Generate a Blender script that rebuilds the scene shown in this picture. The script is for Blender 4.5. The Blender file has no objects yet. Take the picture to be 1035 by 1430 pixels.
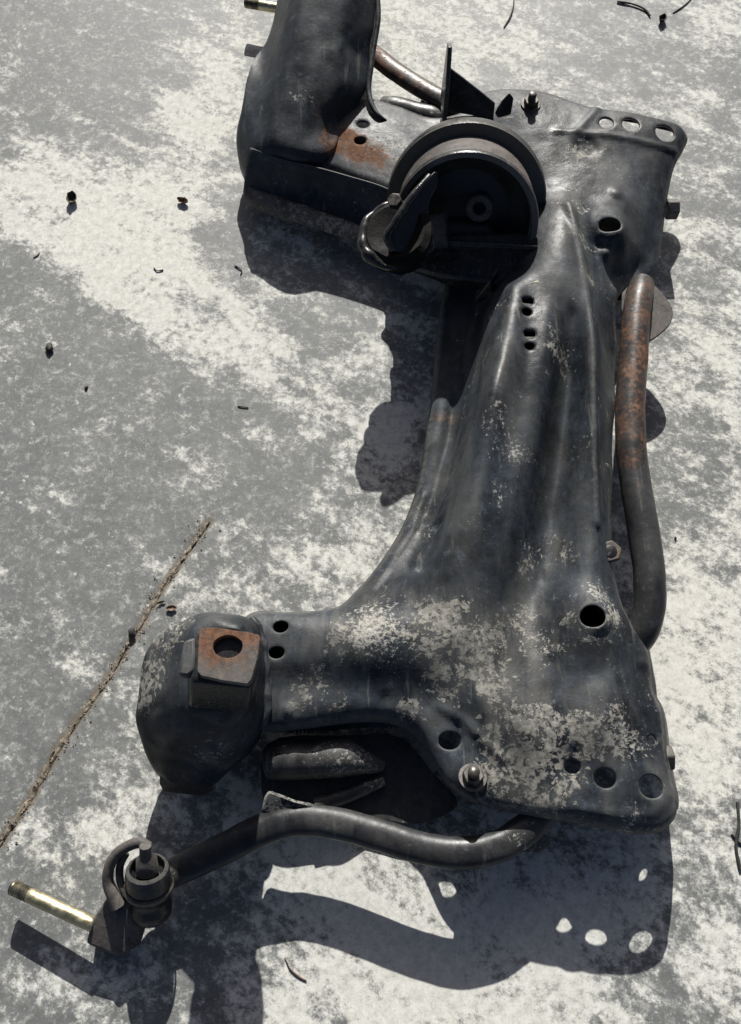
import bpy, bmesh, math, random
import numpy as np
from mathutils import Vector, Matrix, geometry, noise as mnoise

random.seed(7)
np.random.seed(7)
R = math.radians
scene = bpy.context.scene

# ---------------------------------------------------------------- camera
HC, PITCH, FPX = 1.045, R(67.0), 1250.0        # height (m), depression, focal length in photo pixels
ST, CT = math.sin(PITCH), math.cos(PITCH)
cam_d = bpy.data.cameras.new('camera')
cam = bpy.data.objects.new('camera', cam_d)
scene.collection.objects.link(cam)
cam.location = (0, 0, HC)
cam.rotation_euler = (math.pi / 2 - PITCH, 0, 0)
cam_d.sensor_fit = 'VERTICAL'
cam_d.sensor_height = 24.0
cam_d.lens = FPX / 1430.0 * 24.0
cam_d.clip_start = 0.01
cam_d.clip_end = 200
scene.camera = cam

# ---------------------------------------------------------------- sky, sun, exposure
SUN_EL = R(31.8)
SUN_AZ = R(0.8)            # sun stands over +Y, a touch to +X
world = bpy.data.worlds.new('World')
scene.world = world
world.use_nodes = True
wn = world.node_tree.nodes
wl = world.node_tree.links
sky = wn.new('ShaderNodeTexSky')
sky.sky_type = 'NISHITA'
sky.sun_disc = False
sky.sun_elevation = SUN_EL
sky.sun_rotation = SUN_AZ
sky.air_density = 0.55
sky.dust_density = 2.6
sky.ozone_density = 0.3
bgn = wn['Background']
bgn.inputs['Strength'].default_value = 0.05
wl.new(sky.outputs['Color'], bgn.inputs['Color'])
sun_d = bpy.data.lights.new('sun', 'SUN')
sun_d.energy = 5.0
sun_d.angle = R(0.5)
sun_d.color = (1.0, 0.975, 0.925)
sun = bpy.data.objects.new('sun', sun_d)
scene.collection.objects.link(sun)
sd = Vector((-math.sin(SUN_AZ) * math.cos(SUN_EL), -math.cos(SUN_AZ) * math.cos(SUN_EL), -math.sin(SUN_EL)))
sun.rotation_euler = sd.to_track_quat('-Z', 'Y').to_euler()
vs = scene.view_settings
vs.view_transform = 'Standard'
vs.look = 'None'
vs.exposure = 0.68
vs.gamma = 1.0
vs.use_curve_mapping = False

# ---------------------------------------------------------------- helpers
def P(px, py, z):
    """photo pixel + height above the concrete -> world point"""
    u = (px - 517.5) / FPX
    v = (py - 715.0) / FPX
    t = (HC - z) / (ST + v * CT)
    return Vector((u * t, (CT - v * ST) * t, z))

def PX(lst):
    return [P(*p) for p in lst]

WLOC = {}
def link(o, parent=None):
    """meshes are made in world coordinates; undo the parent Empty's offset"""
    scene.collection.objects.link(o)
    if parent is not None:
        o.parent = parent
        if parent.type == 'EMPTY':
            o.matrix_parent_inverse = Matrix.Translation(WLOC[parent.name]).inverted()
    return o

def mesh_obj(name, verts, faces, mat, parent=None, smooth=True, angle=None, attrs=None):
    me = bpy.data.meshes.new(name)
    me.from_pydata([tuple(v) for v in verts], [], faces)
    me.update()
    if smooth:
        me.shade_smooth()
        if angle:
            me.set_sharp_from_angle(angle=R(angle))
    if attrs:
        for k, arr in attrs.items():
            a = me.attributes.new(k, 'FLOAT', 'POINT')
            a.data.foreach_set('value', np.asarray(arr, dtype=np.float32))
    me.materials.append(mat)
    return link(bpy.data.objects.new(name, me), parent)

def const_attr(o, **kw):
    n = len(o.data.vertices)
    for k, v in kw.items():
        a = o.data.attributes.get(k) or o.data.attributes.new(k, 'FLOAT', 'POINT')
        a.data.foreach_set('value', np.full(n, v, dtype=np.float32))
    return o

def bm_obj(name, bm, mat, parent=None, smooth=True, angle=35):
    bmesh.ops.recalc_face_normals(bm, faces=bm.faces)
    me = bpy.data.meshes.new(name)
    bm.to_mesh(me)
    bm.free()
    if smooth:
        me.shade_smooth()
        me.set_sharp_from_angle(angle=R(angle))
    me.materials.append(mat)
    return link(bpy.data.objects.new(name, me), parent)

def bevel(o, w=0.002, seg=2, angle=30):
    m = o.modifiers.new('bevel', 'BEVEL')
    m.width = w
    m.segments = seg
    m.limit_method = 'ANGLE'
    m.angle_limit = R(angle)
    return o

def catmull(pts, n, closed=False):
    """resample a polyline through its points; pts (k,d)"""
    pts = np.asarray([tuple(p) for p in pts], float)
    k = len(pts)
    out = []
    segs = k if closed else k - 1
    for i in range(segs):
        if closed:
            p0, p1, p2, p3 = pts[(i - 1) % k], pts[i], pts[(i + 1) % k], pts[(i + 2) % k]
        else:
            p0 = pts[i - 1] if i > 0 else 2 * pts[0] - pts[1]
            p1, p2 = pts[i], pts[i + 1]
            p3 = pts[i + 2] if i + 2 < k else 2 * pts[-1] - pts[-2]
        # centripetal-ish tangents
        d1 = max(np.linalg.norm(p2 - p1), 1e-9)
        d0 = max(np.linalg.norm(p1 - p0), 1e-9)
        d2 = max(np.linalg.norm(p3 - p2), 1e-9)
        m1 = ((p1 - p0) / d0 * d1 + (p2 - p1) / d1 * d0) / (d0 + d1) * d1
        m2 = ((p2 - p1) / d1 * d2 + (p3 - p2) / d2 * d1) / (d1 + d2) * d1
        for j in range(n):
            t = j / n
            h00 = 2 * t**3 - 3 * t**2 + 1
            h10 = t**3 - 2 * t**2 + t
            h01 = -2 * t**3 + 3 * t**2
            h11 = t**3 - t**2
            out.append(h00 * p1 + h10 * m1 + h01 * p2 + h11 * m2)
    if not closed:
        out.append(pts[-1])
    return np.array(out)

def resample(poly, step, closed=True):
    poly = np.asarray(poly, float)
    q = np.vstack([poly, poly[:1]]) if closed else poly
    d = np.r_[0, np.cumsum(np.linalg.norm(np.diff(q, axis=0), axis=1))]
    n = max(3, int(round(d[-1] / step)))
    s = np.linspace(0, d[-1], n, endpoint=not closed) if closed else np.linspace(0, d[-1], n + 1)
    return np.stack([np.interp(s, d, q[:, i]) for i in range(q.shape[1])], axis=1)

def tube(name, path, radii, mat, parent=None, n=20, sub=8, attrs=None, wob=0.0, cap_round=True, squash=1.0):
    """tapering tube through world points; radii one number or one per point"""
    path = [tuple(p) for p in path]
    if not hasattr(radii, '__len__'):
        radii = [radii] * len(path)
    arr = np.hstack([np.array(path), np.array(radii)[:, None]])
    c = catmull(arr, sub)
    pts, rad = c[:, :3], c[:, 3]
    verts, faces = [], []
    t0 = Vector(pts[1] - pts[0]).normalized()
    nrm = t0.orthogonal().normalized()
    k = len(pts)
    tang_prev = t0
    rings = []
    for i in range(k):
        a = Vector(pts[min(i + 1, k - 1)] - pts[max(i - 1, 0)]).normalized()
        q = tang_prev.rotation_difference(a)
        nrm = (q @ nrm).normalized()
        tang_prev = a
        b = a.cross(nrm)
        rings.append((Vector(pts[i]), a, nrm.copy(), b, rad[i]))
    def ring(cn, nn, bb, r):
        s = len(verts)
        for j in range(n):
            th = 2 * math.pi * j / n
            p = cn + (nn * math.cos(th) + bb * math.sin(th)) * r
            if wob:
                p = p + (nn * math.cos(th) + bb * math.sin(th)) * wob * mnoise.noise(p * 60)
            p.z = cn.z + (p.z - cn.z) * squash
            verts.append(p)
        return s
    starts = []
    if cap_round:
        cn, a, nn, bb, r = rings[0]
        starts.append(ring(cn - a * r * 0.05, nn, bb, r * 0.86))
    for cn, a, nn, bb, r in rings:
        starts.append(ring(cn, nn, bb, r))
    if cap_round:
        cn, a, nn, bb, r = rings[-1]
        starts.append(ring(cn + a * r * 0.05, nn, bb, r * 0.86))
    for s0, s1 in zip(starts[:-1], starts[1:]):
        for j in range(n):
            faces.append((s0 + j, s0 + (j + 1) % n, s1 + (j + 1) % n, s1 + j))
    faces.append(tuple(reversed(range(starts[0], starts[0] + n))))
    faces.append(tuple(range(starts[-1], starts[-1] + n)))
    o = mesh_obj(name, verts, faces, mat, parent, angle=50)
    if attrs:
        for kname, vals in attrs.items():
            # vals along the path -> per ring
            t = np.linspace(0, 1, len(starts))
            v = np.interp(t, np.linspace(0, 1, len(vals)), vals)
            full = np.repeat(v, n)
            at = o.data.attributes.new(kname, 'FLOAT', 'POINT')
            at.data.foreach_set('value', full.astype(np.float32))
    return o

def revolve(name, profile, origin, axis, mat, parent=None, n=48, ref=None, angle=35, attrs=None):
    """profile [(r, h)] turned about axis at origin"""
    axis = Vector(axis).normalized()
    e1 = (Vector(ref) - axis * Vector(ref).dot(axis)).normalized() if ref else axis.orthogonal().normalized()
    e2 = axis.cross(e1)
    origin = Vector(origin)
    verts, faces = [], []
    for r, h in profile:
        for j in range(n):
            th = 2 * math.pi * j / n
            verts.append(origin + axis * h + (e1 * math.cos(th) + e2 * math.sin(th)) * max(r, 1e-5))
    for i in range(len(profile) - 1):
        for j in range(n):
            a, b = i * n + j, i * n + (j + 1) % n
            faces.append((a, b, b + n, a + n))
    o = mesh_obj(name, verts, faces, mat, parent, angle=angle)
    if attrs:
        const_attr(o, **attrs)
    return o

def prism(name, poly, direction, mat, parent=None, bev=0.0015, attrs=None, seg=2, smooth=True):
    """extrude a 3-D polygon along a vector"""
    bm = bmesh.new()
    d = Vector(direction)
    lo = [bm.verts.new(Vector(p)) for p in poly]
    hi = [bm.verts.new(Vector(p) + d) for p in poly]
    k = len(poly)
    bm.faces.new(lo)
    bm.faces.new(hi)
    for i in range(k):
        bm.faces.new((lo[i], lo[(i + 1) % k], hi[(i + 1) % k], hi[i]))
    o = bm_obj(name, bm, mat, parent, smooth=smooth, angle=30)
    if bev:
        bevel(o, bev, seg)
    if attrs:
        const_attr(o, **attrs)
    return o

def hull(name, pts, mat, parent=None, bev=0.004, attrs=None):
    bm = bmesh.new()
    for p in pts:
        bm.verts.new(Vector(p))
    r = bmesh.ops.convex_hull(bm, input=bm.verts)
    bmesh.ops.delete(bm, geom=[v for v in r['geom_interior'] if isinstance(v, bmesh.types.BMVert)], context='VERTS')
    bmesh.ops.dissolve_limit(bm, angle_limit=R(4), verts=bm.verts, edges=bm.edges)
    o = bm_obj(name, bm, mat, parent, angle=40)
    bevel(o, bev, 3, 20)
    if attrs:
        const_attr(o, **attrs)
    return o

def hexpoly(c, ax, r, ref=None):
    ax = Vector(ax).normalized()
    e1 = (Vector(ref) - ax * Vector(ref).dot(ax)).normalized() if ref else ax.orthogonal().normalized()
    e2 = ax.cross(e1)
    return [Vector(c) + (e1 * math.cos(R(60 * k)) + e2 * math.sin(R(60 * k))) * r for k in range(6)]

def threaded(name, a, b, r, pitch, depth, mat, parent=None, t0=0.0, t1=1.0, n=16):
    """rod from a to b with a thread between fractions t0..t1"""
    a, b = Vector(a), Vector(b)
    ax = (b - a)
    L = ax.length
    ax.normalize()
    prof = [(0.0, 0.0), (r * 0.8, 0.0), (r, r * 0.2)]
    h = r * 0.3
    while h < L - r * 0.2:
        f = h / L
        if t0 <= f <= t1:
            ph = (h / pitch) % 1.0
            prof.append((r - depth * abs(2 * ph - 1), h))
            h += pitch / 4
        else:
            prof.append((r, h))
            h += max(pitch, L * 0.05)
    prof += [(r, L - r * 0.2), (r * 0.8, L), (0.0, L)]
    return revolve(name, prof, a, ax, mat, parent, n=n, angle=60)

def empty(name, loc, parent=None):
    e = bpy.data.objects.new(name, None)
    e.empty_display_size = 0.02
    e.location = loc
    scene.collection.objects.link(e)
    WLOC[e.name] = Vector(loc)
    if parent is not None:
        e.parent = parent
        e.location = Vector(loc) - WLOC[parent.name]
    return e

def tag(o, label, cat, group=None):
    o['label'] = label
    o['category'] = cat
    if group:
        o['group'] = group
    return o

def dist_poly(xy, line, closed=False):
    """distance of points (n,2) to a polyline (k,2)"""
    line = np.asarray(line, float)
    if closed:
        line = np.vstack([line, line[:1]])
    best = np.full(len(xy), 1e9)
    for a, b in zip(line[:-1], line[1:]):
        ab = b - a
        L2 = max(ab @ ab, 1e-12)
        t = np.clip(((xy - a) @ ab) / L2, 0, 1)
        d = np.linalg.norm(xy - (a + t[:, None] * ab), axis=1)
        best = np.minimum(best, d)
    return best

def inside(xy, poly):
    x, y = xy[:, 0], xy[:, 1]
    res = np.zeros(len(xy), bool)
    n = len(poly)
    for i in range(n):
        x1, y1 = poly[i]
        x2, y2 = poly[(i + 1) % n]
        if y1 == y2:
            continue
        c = ((y1 > y) != (y2 > y)) & (x < (x2 - x1) * (y - y1) / (y2 - y1) + x1)
        res ^= c
    return res

def tps(ctrl, reg=1e-4):
    """thin-plate spline z(x, y) through control points (n,3)"""
    c = np.asarray([tuple(p) for p in ctrl], float)
    n = len(c)
    def k(d):
        return np.where(d > 1e-9, d * d * np.log(np.maximum(d, 1e-9)), 0.0)
    D = np.linalg.norm(c[:, None, :2] - c[None, :, :2], axis=2)
    A = np.zeros((n + 3, n + 3))
    A[:n, :n] = k(D) + np.eye(n) * reg
    A[:n, n] = 1
    A[:n, n + 1:] = c[:, :2]
    A[n, :n] = 1
    A[n + 1:, :n] = c[:, :2].T
    w = np.linalg.solve(A, np.r_[c[:, 2], 0, 0, 0])
    def f(xy):
        out = np.empty(len(xy))
        for s in range(0, len(xy), 4000):
            q = xy[s:s + 4000]
            d = np.linalg.norm(q[:, None, :] - c[None, :, :2], axis=2)
            out[s:s + 4000] = k(d) @ w[:n] + w[n] + q @ w[n + 1:]
        return out
    return f

def blobs(xyz, lst, z=0.1):
    """sum of soft spots given in photo pixels (px, py, radius px, amount)"""
    out = np.zeros(len(xyz))
    for px, py, r, a in lst:
        c = P(px, py, z)
        rad = (P(px + r, py, z) - c).length
        d2 = ((xyz[:, 0] - c.x) ** 2 + (xyz[:, 1] - c.y) ** 2) / rad ** 2
        out += a * np.exp(-d2)
    return out

# ---------------------------------------------------------------- materials
class N:
    def __init__(s, name):
        s.m = bpy.data.materials.new(name)
        s.m.use_nodes = True
        s.t = s.m.node_tree
        s.b = s.t.nodes['Principled BSDF']
        s.co = s.t.nodes.new('ShaderNodeTexCoord').outputs['Object']
    def new(s, typ, **kw):
        n = s.t.nodes.new(typ)
        for k, v in kw.items():
            setattr(n, k, v)
        return n
    def link(s, a, b):
        s.t.links.new(a, b)
    def put(s, sock, v):
        if hasattr(v, 'is_output') or isinstance(v, bpy.types.NodeSocket):
            s.link(v, sock)
        else:
            sock.default_value = v
    def noise(s, scale, detail=6, rough=0.6, dist=0.0, vec=None, out='Fac'):
        n = s.new('ShaderNodeTexNoise')
        n.inputs['Scale'].default_value = scale
        n.inputs['Detail'].default_value = detail
        n.inputs['Roughness'].default_value = rough
        n.inputs['Distortion'].default_value = dist
        s.link(vec if vec is not None else s.co, n.inputs['Vector'])
        return n.outputs[out]
    def voro(s, scale, feature='F1', out='Distance', vec=None, rand=1.0):
        n = s.new('ShaderNodeTexVoronoi', feature=feature)
        n.inputs['Scale'].default_value = scale
        n.inputs['Randomness'].default_value = rand
        s.link(vec if vec is not None else s.co, n.inputs['Vector'])
        return n.outputs[out]
    def mapping(s, loc=(0, 0, 0), rot=(0, 0, 0), scale=(1, 1, 1), vec=None):
        n = s.new('ShaderNodeMapping')
        n.inputs['Location'].default_value = loc
        n.inputs['Rotation'].default_value = rot
        n.inputs['Scale'].default_value = scale
        s.link(vec if vec is not None else s.co, n.inputs['Vector'])
        return n.outputs['Vector']
    def math(s, op, a, b=0.0, c=0.0, clamp=False):
        n = s.new('ShaderNodeMath', operation=op)
        n.use_clamp = clamp
        s.put(n.inputs[0], a)
        s.put(n.inputs[1], b)
        s.put(n.inputs[2], c)
        return n.outputs[0]
    def ramp(s, v, lo, hi, a=0.0, b=1.0):
        n = s.new('ShaderNodeMapRange', interpolation_type='SMOOTHSTEP')
        s.put(n.inputs['Value'], v)
        n.inputs['From Min'].default_value = lo
        n.inputs['From Max'].default_value = hi
        n.inputs['To Min'].default_value = a
        n.inputs['To Max'].default_value = b
        return n.outputs['Result']
    def mix(s, f, a, b):
        n = s.new('ShaderNodeMix', data_type='RGBA')
        s.put(n.inputs['Factor'], f)
        for sock, v in ((n.inputs['A'], a), (n.inputs['B'], b)):
            s.put(sock, v if not isinstance(v, tuple) else (*v, 1.0) if len(v) == 3 else v)
        return n.outputs['Result']
    def attr(s, name):
        n = s.new('ShaderNodeAttribute', attribute_name=name)
        return n.outputs['Fac']
    def bump(s, h, strength=0.5, dist=0.002, normal=None):
        n = s.new('ShaderNodeBump')
        n.inputs['Strength'].default_value = strength
        n.inputs['Distance'].default_value = dist
        s.link(h, n.inputs['Height'])
        if normal is not None:
            s.link(normal, n.inputs['Normal'])
        return n.outputs['Normal']
    def out(s, color=None, rough=None, metal=None, normal=None, spec=None, coat=None):
        for k, v in (('Base Color', color), ('Roughness', rough), ('Metallic', metal), ('Normal', normal),
                     ('Specular IOR Level', spec), ('Coat Weight', coat)):
            if v is not None:
                if isinstance(v, tuple) and len(v) == 3:
                    v = (*v, 1.0)
                s.put(s.b.inputs[k], v)
        return s.m

def steel_paint(name, base_a, base_b, rough_a, rough_b, dust_bias=0.0, rust_bias=0.0, film=0.6, bump_s=0.55, spec=0.28):
    """old black chassis paint under dried mud, dust film and rust"""
    n = N(name)
    dust = n.math('ADD', n.attr('dust'), dust_bias)
    rust = n.math('ADD', n.attr('rust'), rust_bias)
    big = n.noise(9, 4, 0.55, 0.3)
    mid = n.noise(40, 9, 0.68, 1.1)
    fin = n.noise(170, 6, 0.7, 0.3)
    mic = n.noise(700, 3, 0.6)
    # paint
    paint = n.mix(n.ramp(big, 0.35, 0.68), base_a, base_b)
    paint = n.mix(n.ramp(fin, 0.55, 0.8, 0, 0.5), paint, tuple(c * 2.2 for c in base_b))
    grime = n.noise(75, 10, 0.78, 0.2)
    paint = n.mix(n.ramp(grime, 0.34, 0.52, 0.75, 0.0), paint, (0.006, 0.006, 0.007))
    paint = n.mix(n.ramp(grime, 0.54, 0.72, 0.0, 0.6), paint, tuple(min(1, c * 3.0 + .012) for c in base_b))
    scr = n.noise(60, 6, 0.7, 0.1, vec=n.mapping(rot=(0, 0, R(8)), scale=(1.6, 0.10, 0.6)))
    paint = n.mix(n.ramp(scr, 0.60, 0.70, 0.0, 0.45), paint, (0.16, 0.155, 0.14))
    geo = n.new('ShaderNodeNewGeometry')
    edge = n.ramp(n.math('ADD', geo.outputs['Pointiness'], n.math('MULTIPLY', n.math('SUBTRACT', fin, 0.5), 0.12)), 0.53, 0.60, 0.0, 0.55)
    paint = n.mix(edge, paint, (0.11, 0.108, 0.10))
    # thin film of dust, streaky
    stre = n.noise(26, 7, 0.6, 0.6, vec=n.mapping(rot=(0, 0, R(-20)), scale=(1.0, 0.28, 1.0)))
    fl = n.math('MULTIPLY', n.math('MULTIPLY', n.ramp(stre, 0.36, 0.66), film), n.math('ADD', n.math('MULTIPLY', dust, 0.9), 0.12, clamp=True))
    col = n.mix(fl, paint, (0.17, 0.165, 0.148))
    # rust
    rn = n.noise(45, 8, 0.68, 0.5)
    rv = n.math('ADD', rust, n.math('ADD', n.math('MULTIPLY', n.math('SUBTRACT', rn, 0.5), 1.3), n.math('MULTIPLY', n.math('SUBTRACT', fin, 0.5), 0.7)))
    rm = n.ramp(rv, 0.30, 0.85)
    rc = n.mix(n.ramp(fin, 0.3, 0.7), (0.050, 0.027, 0.017), (0.19, 0.088, 0.042))
    rc = n.mix(n.ramp(mid, 0.55, 0.75, 0, 0.7), rc, (0.13, 0.09, 0.07))
    col = n.mix(n.math('MULTIPLY', rm, 0.9), col, rc)
    # dried mud flakes
    dv = n.math('ADD', dust, n.math('ADD', n.math('MULTIPLY', n.math('SUBTRACT', mid, 0.5), 1.5), n.math('MULTIPLY', n.math('SUBTRACT', fin, 0.5), 1.25)))
    dm = n.math('MULTIPLY', n.ramp(dv, 0.58, 0.68), n.ramp(n.noise(18, 4, 0.6), 0.35, 0.6, 0.40, 1.0))
    dc = n.mix(n.ramp(fin, 0.35, 0.7), (0.13, 0.125, 0.11), (0.31, 0.30, 0.265))
    dc = n.mix(n.ramp(n.voro(90, 'DISTANCE_TO_EDGE'), 0.0, 0.06, 0.45, 0.0), dc, (0.09, 0.085, 0.075))
    col = n.mix(n.math('MULTIPLY', dm, 0.92), col, dc)
    clus = n.math('ADD', n.math('MULTIPLY', n.math('SUBTRACT', n.noise(13, 5, 0.6, 0.4), 0.5), 0.75), n.math('MULTIPLY', dust, 0.16))
    fl2 = n.ramp(n.math('ADD', n.noise(230, 7, 0.78), clus), 0.70, 0.77, 0, 0.8)
    col = n.mix(fl2, col, (0.34, 0.33, 0.30))
    rough = n.ramp(big, 0.3, 0.7, rough_a, rough_b)
    rough = n.math('ADD', rough, n.math('MULTIPLY', n.math('SUBTRACT', fin, 0.5), 0.35))
    rough = n.math('MAXIMUM', rough, n.math('MULTIPLY', n.math('MAXIMUM', dm, rm), 0.85), clamp=True)
    h = n.math('ADD', n.math('MULTIPLY', dm, 0.5), n.math('ADD', n.math('MULTIPLY', rv, 0.25), n.math('ADD', n.math('MULTIPLY', fin, 0.25), n.math('MULTIPLY', mic, 0.08))))
    nb = n.bump(n.math('MULTIPLY', n.noise(14, 3, 0.5), 1.0), 0.35, 0.006)
    return n.out(col, rough, 0.0, n.bump(h, bump_s, 0.0016, nb), spec)

M_BODY = steel_paint('black_chassis_paint', (0.010, 0.0125, 0.016), (0.027, 0.034, 0.043), 0.38, 0.58, spec=0.17)
M_TUBE = steel_paint('tube_paint', (0.014, 0.015, 0.017), (0.03, 0.03, 0.031), 0.30, 0.5, bump_s=0.4)
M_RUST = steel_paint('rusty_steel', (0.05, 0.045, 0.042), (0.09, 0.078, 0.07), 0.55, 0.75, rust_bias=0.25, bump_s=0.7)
M_OIL = steel_paint('oily_black_steel', (0.008, 0.009, 0.010), (0.016, 0.016, 0.017), 0.16, 0.42, film=0.2, bump_s=0.5)

def rubber_mat():
    n = N('mount_rubber')
    a = n.noise(60, 6, 0.6)
    return n.out(n.mix(n.ramp(a, 0.35, 0.7), (0.010, 0.010, 0.011), (0.024, 0.022, 0.020)), n.ramp(a, 0.3, 0.7, 0.45, 0.7), 0.0, n.bump(a, 0.3, 0.001))
M_RUBBER = rubber_mat()

def shade_grime_mat():
    n = N('shaded_grease')
    a = n.noise(70, 8, 0.7)
    b = n.noise(240, 5, 0.7)
    col = n.mix(n.ramp(a, 0.35, 0.7), (0.004, 0.004, 0.004), (0.013, 0.012, 0.010))  # grease taken near black so the sunlit ear lug still looks shaded
    h = n.math('ADD', a, n.math('MULTIPLY', b, 0.4))
    return n.out(col, n.ramp(a, 0.3, 0.7, 0.55, 0.85), 0.0, n.bump(h, 0.5, 0.002), 0.10)
M_SHADEGRIME = shade_grime_mat()

def stud_mat(name, ca, cb, metal=0.9):
    n = N(name)
    a = n.noise(120, 6, 0.65)
    b = n.noise(25, 4, 0.6)
    col = n.mix(n.ramp(a, 0.35, 0.65), ca, cb)
    col = n.mix(n.ramp(b, 0.55, 0.7, 0, 0.7), col, (0.09, 0.075, 0.05))
    return n.out(col, n.ramp(a, 0.3, 0.7, 0.3, 0.55), metal, n.bump(a, 0.3, 0.0006))
M_ZINC = stud_mat('yellow_zinc', (0.33, 0.29, 0.17), (0.48, 0.44, 0.30))
M_DARKSTEEL = stud_mat('dark_bolt_steel', (0.035, 0.033, 0.03), (0.085, 0.078, 0.07), 0.5)

def leaf_mat(name, a, b):
    n = N(name)
    k = n.noise(150, 5, 0.6)
    return n.out(n.mix(n.ramp(k, 0.35, 0.65), a, b), 0.75, 0.0, n.bump(k, 0.5, 0.001))
M_LEAF = leaf_mat('dry_leaf_green', (0.020, 0.019, 0.010), (0.075, 0.07, 0.032))
M_LEAFB = leaf_mat('dry_leaf_brown', (0.03, 0.018, 0.012), (0.16, 0.10, 0.065))
M_DARKBIT = leaf_mat('dark_crumb', (0.008, 0.008, 0.008), (0.03, 0.027, 0.022))
M_DIRT = leaf_mat('joint_dirt', (0.06, 0.05, 0.036), (0.20, 0.165, 0.12))

def concrete():
    n = N('worn_concrete')
    tone = n.attr('tone')
    warm = n.attr('warm')
    big = n.noise(7, 7, 0.65, 0.15)
    diag = n.mapping(rot=(0, 0, R(32)))
    mid = n.noise(24, 9, 0.72, 0.15, vec=n.mapping(scale=(0.6, 1.0, 1.0), vec=diag))
    fine = n.noise(95, 9, 0.76, 0.0)
    mic = n.noise(420, 5, 0.65)
    # trowel sweeps
    sw = n.noise(16, 7, 0.66, 0.3, vec=n.mapping(scale=(0.22, 1.3, 1.0), vec=diag))
    v = n.math('ADD', tone, n.math('MULTIPLY', n.math('SUBTRACT', big, 0.5), 1.0))
    v = n.math('ADD', v, n.math('MULTIPLY', n.math('SUBTRACT', mid, 0.5), 1.7))
    v = n.math('ADD', v, n.math('MULTIPLY', n.math('SUBTRACT', fine, 0.5), 1.4))
    v = n.math('ADD', v, n.math('MULTIPLY', n.math('SUBTRACT', sw, 0.5), 0.9))
    m = n.ramp(v, 0.32, 0.70)
    grey = n.mix(n.ramp(mid, 0.3, 0.7), (0.115, 0.120, 0.117), (0.185, 0.190, 0.184))
    grey = n.mix(n.ramp(sw, 0.35, 0.7, 0, 0.5), grey, (0.105, 0.110, 0.108))
    light = n.mix(n.ramp(fine, 0.3, 0.7), (0.38, 0.378, 0.345), (0.60, 0.598, 0.555))
    light = n.mix(n.math('MULTIPLY', warm, 0.35), light, (0.58, 0.555, 0.49))
    grain = n.noise(150, 9, 0.78, 0.0)
    grey = n.mix(n.ramp(grain, 0.36, 0.62, 0.55, 0.0), grey, (0.075, 0.08, 0.078))
    grey = n.mix(n.ramp(n.noise(70, 9, 0.78, 0.1), 0.50, 0.66, 0.0, 0.75), grey, (0.36, 0.362, 0.345))
    col = n.mix(m, grey, light)
    st = n.ramp(n.math('ADD', n.attr('stain'), n.math('MULTIPLY', n.math('SUBTRACT', fine, 0.5), 1.6)), 0.42, 0.8)
    col = n.mix(n.math('MULTIPLY', st, 0.85), col, (0.13, 0.108, 0.08))
    # bright lime specks and scratches in the grey skin
    sp = n.noise(60, 10, 0.8, 0.25)
    col = n.mix(n.ramp(sp, 0.585, 0.66, 0, 0.75), col, (0.62, 0.615, 0.575))
    sp2 = n.noise(230, 5, 0.7, 0.0)
    col = n.mix(n.ramp(sp2, 0.60, 0.70, 0, 0.5), col, (0.62, 0.615, 0.575))
    col = n.mix(n.ramp(sp2, 0.41, 0.33, 0, 0.5), col, (0.15, 0.15, 0.14))
    # pits and dark grains
    col = n.mix(n.ramp(n.noise(210, 6, 0.7), 0.62, 0.72, 0, 0.55), col, (0.12, 0.115, 0.10))
    col = n.mix(n.ramp(mic, 0.35, 0.7, 0.12, 0.0), col, (0.1, 0.1, 0.095))
    h = n.math('ADD', n.math('MULTIPLY', m, 0.35), n.math('ADD', n.math('MULTIPLY', fine, 0.5), n.math('MULTIPLY', mic, 0.3)))
    return n.out(col, n.ramp(m, 0, 1, 0.62, 0.9), 0.0, n.bump(h, 0.32, 0.0016), 0.35)
M_CONC = concrete()

# ---------------------------------------------------------------- the concrete ground
def axis_coords(lo, hi, step, far):
    core = np.arange(lo, hi + step / 2, step)
    out = [0.02, 0.06, 0.15, 0.4, 1.0, 2.2, far]
    return np.r_[[lo - o for o in reversed(out)], core, [hi + o for o in out]]

CRACK = [(-60, 1262), (0, 1176), (40, 1118), (90, 1030), (130, 975), (165, 925), (190, 885), (220, 830), (255, 780), (292, 728)]
crack_w = np.array([tuple(P(x, y, 0))[:2] for x, y in CRACK])
xs = axis_coords(-0.78, 0.72, 0.006, 5.0)
ys = axis_coords(-0.30, 1.50, 0.006, 5.0)
gx, gy = np.meshgrid(xs, ys)
gxy = np.stack([gx.ravel(), gy.ravel()], 1)
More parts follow.
